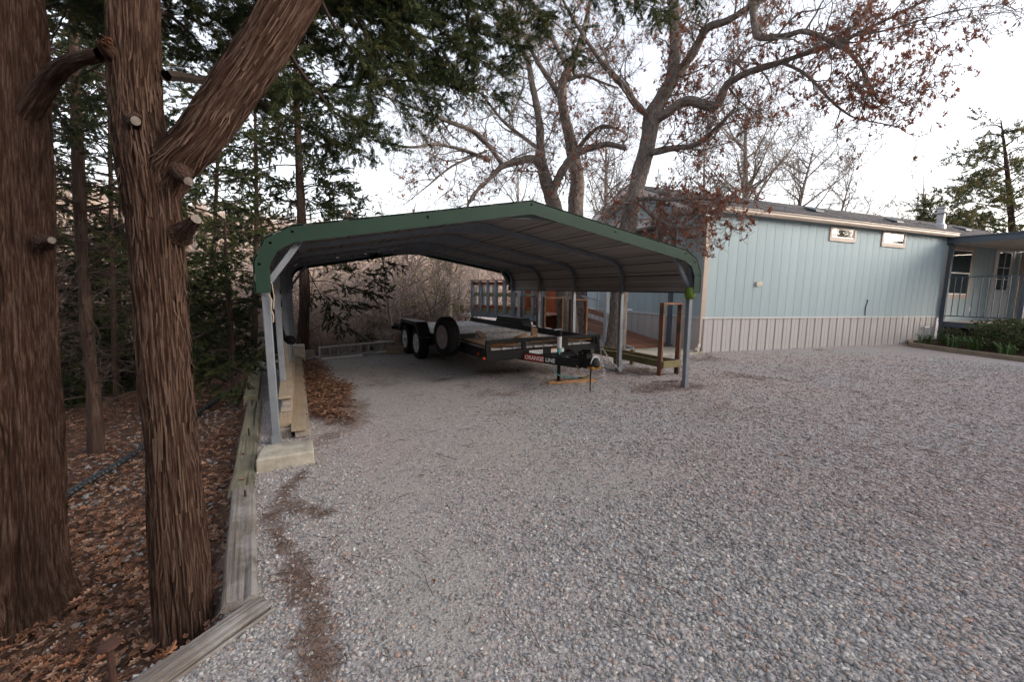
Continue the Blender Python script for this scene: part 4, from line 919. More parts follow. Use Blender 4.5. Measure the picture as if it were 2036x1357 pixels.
# ------------------------------------------------------------------ hollow concrete blocks and wood at the far end of the yard
M_cmu = M_simple('block_grey', (.34, .325, .30), (.26, .25, .235), 14, .95, 0, .2, .5, 40)
def cmu(p, rz, label):
    mb = MB(); L, h_, d_ = .392, .19, .19
    for x in (0, .177, .354): mb.box((x, 0, 0), (x+.038, d_, h_-.032))
    mb.box((0, -.002, h_-.0318), (L, d_+.002, h_)); mb.box((.001, .002, -.02), (L-.001, d_-.002, -.001))
    o = obj('concrete_block', mb, M_cmu, None, p, bev=.005); o.rotation_euler = (rnd.uniform(-.02, .02), rnd.uniform(-.03, .03), rz); return tag(o, label, 'block', 'hollow blocks edging the yard')
labs = ['hollow grey block at the cedar end of the row edging the far yard', 'second hollow block from the cedar in the far edging row', 'third hollow block from the cedar in the far edging row', 'hollow grey block nearest the wood chunk in the far edging row']
for k in range(4):
    p = np.array([.165, 9.80, .04])*(1-k/4)+np.array([1.80, 10.04, .085])*k/4; cmu(p, .13+rnd.uniform(-.03, .03), labs[k])
board('wood_chunk', (1.55, 9.98, .075), (2.1, 9.94, .075), .22, .15, M_tan, 'squared tan wood chunk behind the trailer wheels', cat='wood chunk')
board('wheel_chock', (2.18, 9.32, .06), (2.3, 9.25, .06), .12, .12, M_oldwood, 'small wood block wedged between the two trailer wheels', cat='chock')
board('old_board', (-.42, 9.62, .12), (.06, 9.72, .13), .03, .16, M_oldwood, 'upright weathered board across the foot of the tall cedar', cat='board')
board('old_board', (-.12, 9.28, .02), (.28, 9.3, .02), .12, .03, M_oldwood, 'thin board flat on the gravel past the leaf pile', cat='board')
mb = MB(); mb.tube([(.12, 9.55, .03), (1.0, 9.66, .035)], .016, 8); solo('pipe', mb, M_vinyl, 'thin pale pipe on the ground before the hollow blocks', 'pipe')
mb = MB(); Mx[:3, 3] = (.03, 9.5, .0); mb.lathe([(.035, 0), (.05, .03), (.045, .07), (.02, .085)], 10, Mx); solo('blue_cap', mb, M_simple('blue_plastic', (.02, .15, .45), None, 5, .4), 'small bright blue plastic cap beside the pale pipe', 'cap', smooth=True)
# corrugated drain pipe on the bank
mb = MB(); P_ = np.array([[-2.6, 3.6], [-2.0, 4.55], [-1.75, 5.2], [-1.45, 6.3], [-1.2, 7.4], [-1.05, 8.2]]); tt = np.linspace(0, 5, 260)
PX = np.interp(tt, range(6), P_[:, 0]); PY = np.interp(tt, range(6), P_[:, 1]); PZ = terrain(PX, PY)+.045; kk = np.ones(9)/9; PZ = np.convolve(np.pad(PZ, 4, 'edge'), kk, 'valid')
mb.tube(np.c_[PX, PY, PZ], .028+.005*np.sin(np.arange(260)*1.9), 10); solo('drain_pipe', mb, M_simple('pipe_slate', (.018, .023, .028), None, 6, .5), 'dark corrugated drain pipe running down the leafy bank', 'pipe')
# rusty stake
M_rust = bpy.data.materials['rust']
mb = MB(); mb.tube([(-.705, 1.86, -.15), (-.703, 1.855, .215)], .0115, 8); Mx = np.eye(4); Mx[:3, 3] = (-.703, 1.855, .21); mb.lathe([(.015, 0), (.028, .004), (.033, .012), (.028, .021), (.008, .028)], 14, Mx)
solo('rusty_stake', mb, M_rust, 'rusty iron stake with a mushroom head in front of the cedars', 'stake', smooth=False)

# ------------------------------------------------------------------ firewood racks
M_red = M_wood('reddish_lumber', (.22, .115, .075), (.12, .06, .04), (12, 12, 1.4), stain=(.10, .075, .05))
M_moss = M_wood('mossy_lumber', (.20, .17, .085), (.10, .085, .045), (12, 1.4, 12))
def rack(nm, A_, B_, side_, label, hgt=1.24, wid=.43):
    """two upright end frames joined by a pair of low rails from A to B"""
    A_ = np.array(A_, float); B_ = np.array(B_, float); d = (B_-A_); L = np.linalg.norm(d); d /= L; x = np.array([d[1], -d[0], 0.]); 
    r_ = thing(nm, label, 'firewood rack', A_, 0, 'firewood racks')
    for e, q in enumerate((A_, B_)):
        for sg in (0, 1):
            mb = MB(); p = q-A_+x*wid*sg; mb.beam(p+[0, 0, -.03], p+[0, 0, hgt], .042, .09, d); obj('post', mb, M_red, r_, bev=.003)
        mb = MB(); mb.beam(q-A_-x*.02+[0, 0, hgt+.02], q-A_+x*(wid+.02)+[0, 0, hgt+.02], .09, .038); obj('top_bar', mb, M_red, r_, bev=.003)
        mb = MB(); e_ = -.066 if e == 0 else .066; mb.beam(q-A_-x*.0+d*e_+[0, 0, .215], q-A_+x*(wid)+d*e_+[0, 0, .215], .038, .12); obj('end_bar', mb, M_moss, r_, bev=.003)
    for sg in (0, 1):
        mb = MB(); o_ = x*(wid*sg+(-.042 if sg else .042)); mb.beam(o_+d*-.04+[0, 0, .215], o_+d*(L+.04)+[0, 0, .215], .038, .12); obj('rail', mb, M_moss, r_, bev=.003)
        for t in (.42,): mb = MB(); p = d*L*t+x*wid*sg; mb.beam(p+[0, 0, -.03], p+[0, 0, .30], .05, .085, d); obj('foot', mb, M_moss, r_)
    return r_
rack('firewood_rack', (5.42, 5.42, 0), (5.30, 8.05, 0), 1, 'empty firewood rack standing lengthwise beside the carport posts')
rack('firewood_rack', (5.02, 8.75, 0), (5.12, 10.15, 0), 1, 'empty firewood rack behind the trailer fender, before the oak', 1.27, .47)
board('stick', (4.86, 5.02, .03), (5.3, 4.9, .03), .03, .03, M_simple('dark_bar', (.03, .032, .035), None, 6, .6), 'short dark bar lying in front of the firewood rack', cat='bar')
# concrete pad beside the house
mb = MB(); mb.box((6.3, 7.15, -.1), (8.6, 8.3, .012)); solo('pad', mb, M_conc, None, None, None, 'structure')

# ------------------------------------------------------------------ deck and ramp behind the carport
M_grey = M_simple('grey_paint', (.24, .275, .31), (.18, .21, .24), 6, .7, 0, .3, .2)
M_lgrey = M_simple('light_grey_paint', (.42, .45, .48), (.34, .37, .40), 6, .7, 0, .3, .15)
M_dkgreen = M_wood('green_treated', (.26, .23, .12), (.15, .13, .065), (1.4, 12, 12))
M_orange = M_wood('orange_stain', (.33, .095, .035), (.20, .055, .022), (10, 10, 1.4), .7)
M_pink = M_wood('faded_board', (.40, .22, .16), (.28, .15, .11), (12, 1.4, 12))
DK = thing('deck', 'raised grey deck with slatted railing behind the carport', 'deck', (5.05, 13.7, 0))
def DL(*p): return np.array(p, float)-np.array([5.05, 13.7, 0])
A_, B_ = np.array([5.06, 13.75, 0]), np.array([6.05, 10.6, 0]); dd = (B_-A_)/np.linalg.norm(B_-A_); LL = np.linalg.norm(B_-A_)
nrm = np.array([-dd[1], dd[0], 0])*1.0
if nrm[0] < 0: nrm = -nrm
FLZ = .74
for k in range(9):
    p = A_+dd*LL*k/8; mb = MB(); z0 = -.45 if k in (0, 4, 8) else .58; mb.beam(DL(*p)+[0, 0, z0], DL(*p)+[0, 0, 1.74], .085, .085, dd); obj('post', mb, M_grey, DK)
for nm, z, h_, w_, m_ in (('cap_rail', 1.765, .035, .15, M_pink), ('rail', 1.66, .09, .03, M_orange), ('rail', 1.30, .12, .03, M_dkgreen), ('rail', .90, .10, .03, M_orange), ('rail', .80, .12, .03, M_dkgreen), ('rim_joist', .64, .17, .04, M_grey)):
    mb = MB(); off = nrm*(.06 if nm == 'rail' else 0); mb.beam(DL(*(A_-dd*.05))+[0, 0, z]+off, DL(*(B_+dd*.05))+[0, 0, z]+off, w_, h_); obj(nm, mb, m_, DK)
for k in range(16):
    p = A_+nrm*(.12+k*.146); mb = MB(); q = B_+nrm*(.12+k*.146); mb.beam(DL(*p)+[0, 0, .735], DL(*q)+[0, 0, .735], .138, .03); obj('deck_board', mb, M_pink, DK)
C_ = A_+nrm*2.4      # rear railing seen through the near one
for k in range(6):
    p = A_+nrm*2.4*k/5; mb = MB(); mb.beam(DL(*p)+[0, 0, .6], DL(*p)+[0, 0, 1.74], .085, .085, nrm); obj('post', mb, M_grey, DK) if k else None
for z in (1.66, 1.30, .86): mb = MB(); mb.beam(DL(*A_)+[0, 0, z], DL(*C_)+[0, 0, z], .03, .11); obj('rail', mb, M_dkgreen, DK)
mb = MB(); mb.tube([DL(5.70, 11.45, -.2), DL(5.70, 11.45, 1.75)], .055, 12); solo_ = obj('downpipe', mb, M_lgrey, DK)
# ramp: slopes from the deck down to the concrete pad, along the house
RP = thing('ramp', 'brown board ramp with orange skirting running down beside the house wall', 'ramp', (7.2, 8.3, 0))
def RL_(*p): return np.array(p, float)-np.array([7.2, 8.3, 0])
RA, RB = np.array([7.35, 8.22, .03]), np.array([7.05, 13.2, .76])
M_rampw = M_wood('ramp_stain', (.22, .10, .06), (.13, .06, .038), (1.4, 12, 12), .8)
rd = (RB-RA)/np.linalg.norm(RB-RA); RLn = np.linalg.norm(RB-RA)
mb = MB(); mb.beam((0, 0, 0), (1.3, 0, 0), .137, .03); rmesh = mb.mesh('ramp_board'); rmesh.materials.append(M_rampw)
for k in range(int(RLn/.143)):
    p = RA+rd*(k*.143+.07); o = obj('ramp_board', rmesh, None, RP, RL_(*p)); o.rotation_euler = (math.asin(rd[2]), 0, rnd.uniform(-.004, .004)); 
mb = MB(); mb.beam(RL_(*(RA-[.03, 0, .06])), RL_(*(RB-[.03, 0, .06])), .04, .15); obj('stringer', mb, M_lgrey, RP)
for t, z in ((.18, 1.05), (.42, 1.0), (.7, 1.0), (1.0, 1.0)):
    p = RA+rd*RLn*t; mb = MB(); mb.beam(RL_(p[0]-.08, p[1], -.2), RL_(p[0]-.08, p[1], p[2]+z), .085, .085, (0, 1, 0)); obj('post', mb, M_lgrey, RP)
for z, m_, h_ in ((.98, M_lgrey, .05), (.62, M_pink, .13), (.22, M_pink, .13)):
    mb = MB(); mb.beam(RL_(*(RA+rd*RLn*.17+[-.13, 0, z])), RL_(*(RB+[-.13, 0, z])), .03, h_); obj('rail', mb, m_, RP)
for k in range(9):      # orange boards standing along the landing's far side
    mb = MB(); x = 6.55+k*.15; mb.box((*RL_(x, 13.0, 0)[:2], .35), (*RL_(x+.138, 13.03, 0)[:2], 1.9)); obj('skirt_board', mb, M_orange, RP)
for k in range(12):
    mb = MB(); y = 11.0+k*.16; mb.box((*RL_(6.95, y, 0)[:2], .25), (*RL_(6.975, y+.145, 0)[:2], 1.62)); obj('skirt_board', mb, M_orange, RP)
mb = MB(); mb.beam((7.22, 8.5, -.05), (7.2, 8.48, .98), .09, .09, (0, 1, 0)); mb.box((7.08, 8.35, .981), (7.33, 8.6, 1.01)); solo('newel_post', mb, M_lgrey, 'pale grey capped post at the foot of the ramp', 'post')
mb = MB(); mb.box((8.44, 8.18, -.1), (8.53, 8.27, 3.2)); solo('porch_post', mb, M_slate, 'slate blue post standing against the house side wall', 'post')
mb = MB(); mb.box((6.86, 8.78, -.1), (6.96, 8.88, 2.9)); solo('porch_post', mb, M_lgrey, 'tall pale grey post between the ramp and the oak trunk', 'post')

# ------------------------------------------------------------------ flower bed
M_bedt = M_wood('bed_timber', (.25, .20, .15), (.13, .10, .08), (12, 1.3, 12))
BE = [np.array(p) for p in ((17.2, 6.62, -.1), (16.1, 6.2, -.10), (15.45, 4.95, -.10), (14.95, 3.6, -.10), (14.2, 1.6, -.1))]
lb = ['pale timber end meeting the house skirting at the flower bed', 'bed timber before the strappy plants', 'bed timber in front of the green shrub', 'bed timber running out past the shrub']
for k in range(4): board('bed_timber', BE[k]+[0, 0, .03], BE[k+1]+[0, 0, .03], .11, .12, M_bedt, lb[k], cat='timber', group='timbers edging the flower bed')
mb = MB(); poly = [(p[0]+.02, p[1]) for p in BE]+[(22, 1.6), (21, 6.4)]; mb.prism(poly[::-1], 2, -.5, -.055); solo('mulch_bed', mb, M_simple('mulch', (.07, .04, .028), (.03, .02, .015), 40, .95, 0, .1, .8, 50, bdist=.03), None, None, None, 'structure')
M_strap = NT('strap_leaf').col((.075, .13, .035)).rough(.5, 0, .4).m
PL = [(16.6, 6.05, .26, 'tuft of strappy green leaves by the skirting corner'), (17.0, 5.75, .30, 'clump of strappy leaves below the porch post'), (16.3, 5.35, .32, 'broad clump of upright green leaves next to the bed timber'), (16.1, 4.85, .34, 'tall bright clump of leaves in the middle of the bed'), (16.5, 4.55, .28, 'low strappy clump half hidden before the shrub'), (15.75, 4.15, .26, 'small strappy tuft beside the shrub and timber'), (15.5, 3.55, .30, 'loose leafy tuft at the photo edge of the bed')]
for x, y, h_, lab in PL:
    mb = MB()
    for k in range(34):
        a = rnd.uniform(0, 6.28); l = h_*rnd.uniform(.7, 1.35); out = l*rnd.uniform(.25, .85); b0 = np.array([x+rnd.uniform(-.14, .14), y+rnd.uniform(-.14, .14), -.07]); d = np.array([math.cos(a), math.sin(a), 0]); sd_ = np.array([-d[1], d[0], 0])*rnd.uniform(.01, .017)
        pts = [b0, b0+d*out*.35+[0, 0, l*.6], b0+d*out*.75+[0, 0, l*.85], b0+d*out+[0, 0, l*.7]]; V = []
        for p, wq in zip(pts, (1, 1, .7, .05)): V += [p-sd_*wq, p+sd_*wq]
        mb.add(V, [(0, 1, 3, 2), (2, 3, 5, 4), (4, 5, 7, 6)])
    solo('strappy_plant', mb, M_strap, lab, 'plant', 'strappy plants in the flower bed')
M_shrub = M_leafy('shrub_leaf', [(.035, .065, .022), (.055, .09, .03), (.085, .11, .04), (.12, .075, .045)], .5, .15)
def leaf_shrub(nm, c_, rx, ry, rz_, n, label, lf=.05, cat='shrub'):
    r_ = thing(nm, label, cat, c_)
    mb = MB()
    for k in range(26):
        a = rnd.uniform(0, 6.28); e = rnd.uniform(.3, 1.3); q = np.array([math.cos(a)*math.cos(e)*rx, math.sin(a)*math.cos(e)*ry, math.sin(e)*rz_*1.5])*.85; mb.tube([(0, 0, -.1), q*.5+[0, 0, .05], q], [.012, .008, .003], 4, False)
    obj('stem', mb, M_simple('shrub_stem', (.08, .055, .04), None, 8, .9) if 'shrub_stem' not in bpy.data.materials else bpy.data.materials['shrub_stem'], r_)['kind'] = 'stuff'
    P_ = rng.normal(size=(n, 3)); P_ /= np.linalg.norm(P_, axis=1)[:, None]; P_ *= (rng.uniform(.35, 1, n)**.4)[:, None]; bump_ = .78+.5*vnoise(P_*2.4+7, 3); P_ = P_*bump_[:, None]*[rx, ry, rz_]; P_[:, 2] += rz_*.75
    P_ = P_[P_[:, 2] > -.1]; n = len(P_); q = np.array([(0, 0, 0), (.45, 0, .3), (.35, .1, .6), (0, 0, 1.), (-.35, .1, .6), (-.45, 0, .3)])*[.5, 1, 1]; me = MB().add(q, [(0, 1, 2, 3), (0, 3, 4, 5)]).mesh('shrub_leaf')
    pr = proto('shrub_leaf_shape', me, M_shrub)
    o = scatter('foliage', P_, rng.uniform(0, 6.28, (n, 3)), rng.uniform(.7, 1.4, n)*lf, np.zeros(n, int), [pr], M_shrub, r_); o['kind'] = 'stuff'
leaf_shrub('garden_shrub', (17.0, 4.3, -.08), .95, .95, .52, 5200, 'rounded dark green shrub in the bed under the porch railing', .075)
leaf_shrub('garden_shrub', (16.95, 5.6, -.08), .3, .3, .32, 500, 'small reddish green shrub below the porch rim beam', .06)
# ------------------------------------------------------------------ trees
def smooth_poly(P, step=.08):
    P = np.asarray(P, float); k = len(P); out = []
    for i in range(k-1):
        p0 = P[max(i-1, 0)]; p1 = P[i]; p2 = P[i+1]; p3 = P[min(i+2, k-1)]; n = max(2, int(np.linalg.norm((p2-p1)[:3])/step))
        for t in np.linspace(0, 1, n, endpoint=False): out.append(.5*((2*p1)+(-p0+p2)*t+(2*p0-5*p1+4*p2-p3)*t*t+(-p0+3*p1-3*p2+p3)*t**3))
    out.append(P[-1]); return np.array(out)
def bark_mesh(name, paths, mat, n_around=120, step=.014, strip=55., vert=3.2, amp=.010, lump=.018, seed=0, flare=0.):
    """trunk and limbs with modelled bark; paths hold rows of x, y, z, radius"""
    VV, FF, BB, off = [], [], [], 0
    for pi, (pth, n, st) in enumerate(paths):
        P = smooth_poly(pth, st); C = P[:, :3]; rad = P[:, 3].copy(); k = len(C); T = np.gradient(C, axis=0); T /= np.linalg.norm(T, axis=1)[:, None]
        X = np.array([1., .1, 0]); X = X-T[0]*(X@T[0]); X /= np.linalg.norm(X); Xs = []
        for i in range(k): X = X-T[i]*(X@T[i]); X /= np.linalg.norm(X); Xs.append(X.copy())
        Xs = np.array(Xs); Ys = np.cross(T, Xs); L = np.r_[0, np.cumsum(np.linalg.norm(np.diff(C, axis=0), axis=1))]
        an = np.arange(n)*2*math.pi/n; ca, sa = np.cos(an), np.sin(an); tw = L[:, None]*.35
        A_ = an[None]+tw*.3
        U = np.stack([np.cos(A_)*rad[:, None], np.sin(A_)*rad[:, None], np.repeat(L[:, None], n, 1)], -1).reshape(-1, 3)+pi*13.
        wob = (vnoise(U*[6, 6, 5.], seed+3)-.5)*.016
        q = U*[strip, strip, vert]+np.c_[wob*60, wob*40, wob*0]
        a1 = vnoise(q, seed); a2 = vnoise(q*[2.1, 2.1, 1.9]+9, seed+1); rid = 1-np.abs(a1*2-1); rid2 = 1-np.abs(a2*2-1)
        lo = vnoise(U*[4.5, 4.5, 2.2], seed+7)-.5; sh = np.clip(vnoise(q*[.9, .9, 2.6]+31, seed+2)-.60, 0, 1)
        a3 = vnoise(q*[.55, .55, .7]+51, seed+4)
        fz = np.exp(-(np.abs(a1*2-1)/.20)**2); fz2 = np.exp(-(np.abs(a2*2-1)/.22)**2); fz3 = np.exp(-(np.abs(a3*2-1)/.14)**2)
        h = amp*(1.0-1.7*fz-.7*fz2-1.3*fz3+sh*3.2+(a2-.5)*.9)+lump*lo*2
        r2 = rad[:, None]+h.reshape(k, n)*np.clip(rad[:, None]/.1, .25, 1)
        if flare and pi == 0: r2 = r2*(1+flare*np.exp(-L/.22)[:, None]*(1+.35*np.cos(3*an+1)[None]))
        V = C[:, None]+r2[..., None]*(ca[None, :, None]*Xs[:, None]+sa[None, :, None]*Ys[:, None])
        i0 = (np.arange(k-1)[:, None]*n+np.arange(n)[None]).ravel(); i1 = (np.arange(k-1)[:, None]*n+((np.arange(n)+1) % n)[None]).ravel()
        FF.append(np.c_[i0, i1, i1+n, i0+n]+off); VV.append(V.reshape(-1, 3)); BB.append(U); off += k*n
    V = np.concatenate(VV); me = raw_mesh(name, V, np.concatenate(FF), None, True)
    a = me.attributes.new('bk', 'FLOAT_VECTOR', 'POINT'); a.data.foreach_set('vector', np.concatenate(BB).astype(np.float32).ravel()); me.materials.append(mat); return me
def shift(me, loc):
    v = np.zeros(len(me.vertices)*3, np.float32); me.vertices.foreach_get('co', v); me.vertices.foreach_set('co', (v.reshape(-1, 3)-np.asarray(loc, np.float32)).ravel()); me.update(); return me
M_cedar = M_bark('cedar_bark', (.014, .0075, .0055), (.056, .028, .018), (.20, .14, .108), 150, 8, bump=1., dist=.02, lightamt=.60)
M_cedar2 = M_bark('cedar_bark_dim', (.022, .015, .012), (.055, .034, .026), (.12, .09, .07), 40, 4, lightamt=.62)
M_oak = M_bark('oak_bark', (.05, .04, .034), (.14, .115, .10), (.32, .29, .27), 34, 11, bump=1., dist=.012)
M_twig = M_simple('twig_grey', (.22, .185, .165), (.13, .108, .095), 5, .9, 0, .2, 0)
M_twigd = M_simple('twig_dark', (.06, .042, .033), (.04, .03, .024), 5, .9, 0, .2, 0)

# foliage prototypes -----------------------------------------------------------
def spray_mesh(seed, L=.125, n=84, wid=.0017, flat=.7):
    r = random.Random(seed); mb = MB()
    for k in range(n):
        t = r.uniform(.05, 1)**.8; a = r.uniform(0, 6.28); o = np.array([math.cos(a), math.sin(a)*flat]); l = L*r.uniform(.16, .36)*(1.15-.6*t)
        p = np.array([0, 0, t*L])+np.array([o[0], o[1], 0])*.002; d = np.array([o[0]*.75, o[1]*.75, .75]); d /= np.linalg.norm(d); sd_ = np.cross(d, (r.uniform(-1, 1), r.uniform(-1, 1), r.uniform(-.3, 1))); sd_ /= np.linalg.norm(sd_)+1e-9; sd_ *= wid*r.uniform(.8, 1.5)
        m_ = p+d*l*.55+np.array([0, 0, -.1*l*r.random()]); e = p+d*l; mb.add([p-sd_*.6, p+sd_*.6, m_+sd_, m_-sd_, e], [(0, 1, 2, 3), (3, 2, 4)])
    return mb.mesh('spray')
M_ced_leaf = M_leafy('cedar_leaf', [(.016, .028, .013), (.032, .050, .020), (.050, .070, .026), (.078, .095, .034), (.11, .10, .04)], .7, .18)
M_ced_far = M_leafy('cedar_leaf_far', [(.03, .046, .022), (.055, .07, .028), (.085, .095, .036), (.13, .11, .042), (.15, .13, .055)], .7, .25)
SPR = [proto('spray_%d' % i, spray_mesh(i), M_ced_leaf) for i in range(4)]
SPRF = [proto('sprayfar_%d' % i, spray_mesh(40+i, .2, 48, .0042), M_ced_far) for i in range(4)]
SPRM = [proto('spraymid_%d' % i, spray_mesh(90+i, .14, 100, .0028), M_ced_leaf) for i in range(4)]
def oak_leaf_cluster(seed, n=5, size=.064):
    r = random.Random(seed); V = []; Fs = []; o = 0
    for k in range(n):
        P_ = LPV.copy(); P_[:, 2] = r.uniform(-1, 1)*P_[:, 0]**2*.7+r.uniform(.3, 1.6)*P_[:, 1]**2*1.4; P_ = P_*size*r.uniform(.7, 1.25)
        M_ = np.array((Matrix.Rotation(r.uniform(0, 6.28), 3, 'Z')@Matrix.Rotation(r.uniform(.1, 1.4), 3, 'Y')@Matrix.Rotation(r.uniform(-1, 1), 3, 'X')))
        P_ = P_@M_.T+np.array([r.uniform(-.02, .02), r.uniform(-.02, .02), r.uniform(-.03, .03)]); V.append(P_); Fs += [tuple(i+o for i in f) for f in LPF.tolist()]; o += len(P_)
    return MB().add(np.concatenate(V), Fs).mesh('oak_leaves')
M_oleaf = M_leafy('oak_leaf_brown', [(.13, .05, .03), (.21, .085, .05), (.28, .115, .07), (.21, .07, .04), (.34, .17, .115)], .75, .3)
OAKL = [proto('oak_leaves_%d' % i, oak_leaf_cluster(70+i), M_oleaf) for i in range(4)]

class Boughs:
    """wood (tubes) and spray points of one crown"""
    def __init__(s): s.mb = MB(); s.p = []; s.d = []; s.sc = []
    def put(s, p, d, sc): s.p.append(p); s.d.append(d); s.sc.append(sc)
def unit(v): return v/(np.linalg.norm(v)+1e-12)
def twig_out(B, p, d, L, sc, gap=.05, droop=.25, wood=.0035, fill=1.):
    n = max(3, int(L/.07)); pts = [p]; dd_ = d
    for k in range(n):
        dd_ = unit(dd_+np.array([rnd.gauss(0, .13), rnd.gauss(0, .13), rnd.gauss(0, .1)-droop*.12])); pts.append(pts[-1]+dd_*L/n)
    pts = np.array(pts); B.mb.tube(pts, np.linspace(wood, wood*.4, len(pts)), 3, False)
    m_ = int(L/gap*fill)
    for k in range(m_):
        t = (k+rnd.random())/m_*.85+.15; x = t*n; i = min(int(x), n-1); q = pts[i]+(pts[i+1]-pts[i])*(x-i); ax = unit(pts[i+1]-pts[i])
        dv = unit(ax*.75+np.array([rnd.gauss(0, .55), rnd.gauss(0, .55), rnd.gauss(0, .4)])); B.put(q, dv, sc*rnd.uniform(.7, 1.25))
    B.put(pts[-1], unit(pts[-1]-pts[-2]), sc)
def bough(B, pts, r0, r1, sc=1., every=.11, tl=(.2, .55), start=.15, fill=1., gap=.05, sub=.6, droop=.3):
    P_ = smooth_poly(np.asarray(pts, float), .07); k = len(P_); wig = np.cumsum(rng.normal(0, .004, (k, 3)), 0); P_ = P_+wig; B.mb.tube(P_, np.linspace(r0, r1, k), 6, False)
    L_ = np.r_[0, np.cumsum(np.linalg.norm(np.diff(P_, axis=0), axis=1))]; s_ = L_[-1]*start
    while s_ < L_[-1]:
        i = min(np.searchsorted(L_, s_), k-2); t = s_/L_[-1]; ax = unit(P_[i+1]-P_[i]); a = rnd.choice((-1, 1))*rnd.uniform(.5, 1.25); c_, s2 = math.cos(a), math.sin(a)
        d = np.array([ax[0]*c_-ax[1]*s2, ax[0]*s2+ax[1]*c_, ax[2]+rnd.gauss(0, .38)]); l = rnd.uniform(*tl)*(1.15-.55*t)
        twig_out(B, P_[i], unit(d), l, sc, gap, droop, max(.0025, r1*.6), fill)
        if rnd.random() < sub: twig_out(B, P_[i]+unit(d)*l*.4, unit(d+rng.normal(0, .5, 3)), l*.6, sc, gap, droop, .0025, fill)
        s_ += every*rnd.uniform(.6, 1.4)
def dead_twigs(mb, P_, n, L0, L1, r_=.004):
    P_ = np.asarray(P_); 
    for k in range(n):
        i = rnd.randrange(len(P_)-1); p = P_[i]+(P_[i+1]-P_[i])*rnd.random(); a = rnd.uniform(0, 6.28); L = rnd.uniform(L0, L1); d = np.array([math.cos(a), math.sin(a), rnd.uniform(-.35, .35)]); pts = [p]
        for q in range(5): d = unit(d+rng.normal(0, .16, 3)); pts.append(pts[-1]+d*L/5)
        mb.tube(pts, np.linspace(r_*rnd.uniform(.7, 1.6), .0012, 6), 4, False)
        for q in range(rnd.randint(2, 6)):
            j = rnd.randrange(1, 5); e = unit(d+rng.normal(0, .6, 3)); s0 = pts[j]; l = L*rnd.uniform(.15, .4); mb.tube([s0, s0+e*l*.5+rng.normal(0, .02*l, 3), s0+e*l+rng.normal(0, .05*l, 3)], [.0022, .0016, .0009], 3, False)
def crown_part(B, root, loc, protos, mat, nm='foliage', bm=None):
    o = obj('branches', B.mb, bm or M_twigd, root, None, False, loc); o['kind'] = 'stuff'
    P_ = np.array(B.p)-loc; q = scatter(nm, P_, eul_along(B.d), np.array(B.sc), rng.integers(0, len(protos), len(P_)), protos, mat, root); q['kind'] = 'stuff'; return len(P_)
def PD(*pts): return np.array([at(*p) for p in pts])
def PR(*pts):      # traced x, y, depth and width in pixels -> x, y, z, radius
    return np.array([[*at(x, y, D), .5*w_*D/F_PX/math.sqrt(1+((x-1018)/F_PX)**2)] for x, y, D, w_ in pts])

# ---- forked cedar in front ----
tr = PR((370, 1292, 1.98, 128), (366, 1215, 2.0, 116), (358, 1100, 2.03, 112), (345, 950, 2.05, 112), (333, 800, 2.06, 108), (322, 650, 2.06, 108), (313, 520, 2.06, 112), (305, 420, 2.05, 122), (290, 330, 2.05, 128), (275, 240, 2.06, 112), (268, 130, 2.08, 104), (264, 0, 2.1, 98), (262, -140, 2.15, 90), (262, -330, 2.3, 80), (268, -560, 2.5, 70))
lim = PR((318, 400, 2.06, 70), (345, 325, 2.05, 92), (395, 275, 2.05, 92), (455, 190, 2.07, 96), (520, 95, 2.1, 92), (575, 5, 2.14, 92), (630, -90, 2.2, 86), (700, -220, 2.35, 74), (800, -380, 2.6, 60))
base = tr[0, :3].copy(); base[2] = terrain(base[0], base[1])
CA = thing('cedar_tree', 'forked red cedar with peeling bark and sawn limb stubs beside the pale timber', 'tree', base)
me = bark_mesh('trunk', [(tr, 210, .014), (lim, 150, .015)], M_cedar, seed=4, strip=82, vert=2.7, amp=.0062, lump=.016, flare=.16)
obj('trunk', shift(me, base), None, CA)
def stub(root, base_, p, q, r_, nm='cut_stub', seed=0, face=True):
    p, q = np.array(p), np.array(q); d = unit(q-p); path = np.array([[*(p-d*r_*1.2), r_*2.5], [*p, r_*1.9], [*(p+(q-p)*.55), r_*1.25], [*q, r_*1.0]])
    m_ = bark_mesh(nm, [(path, 40, .012)], M_cedar, seed=seed, amp=.005, lump=.01, strip=60, vert=4); s_ = obj(nm, shift(m_, base_), None, root)
    if face:
        a = np.cross(d, (0, 0, 1)); a /= np.linalg.norm(a); b = np.cross(d, a); V = [q+d*.004-base_]
        for t in np.arange(18)*2*math.pi/18: V.append(q+d*.002+(a*math.cos(t)+b*math.sin(t))*r_*.93*rnd.uniform(.94, 1.04)-base_)
        mb = MB().add(V, [(0, 1+k, 1+(k+1) % 18) for k in range(18)]); obj('cut_face', mb, M_cutface, s_)
s = NT('cut_face'); v = s.coord(); c = s.ramp(s.noise(v, 55, 4), [(.3, (.12, .10, .08)), (.6, (.22, .19, .165))]); s.col(c); s.rough(.9, 0, .2); M_cutface = s.m
stub(CA, base, at(362, 345, 2.0), at(375, 360, 1.935), .020, seed=2)
stub(CA, base, at(362, 462, 2.04), at(390, 436, 1.97), .024, seed=3)
stub(CA, base, at(268, 240, 1.99), at(270, 240, 1.935), .021, seed=5)
br = np.array([[*at(275, 150, 2.1), .042], [*at(235, 118, 2.02), .036], [*at(210, 95, 1.96), .028], [*at(196, 78, 1.93), .016]]); m_ = bark_mesh('broken_limb', [(br, 40, .012)], M_cedar, seed=9, amp=.006, lump=.02)
o_ = obj('broken_limb', shift(m_, base), None, CA)
mb = MB(); q0 = at(208, 80, 1.915)
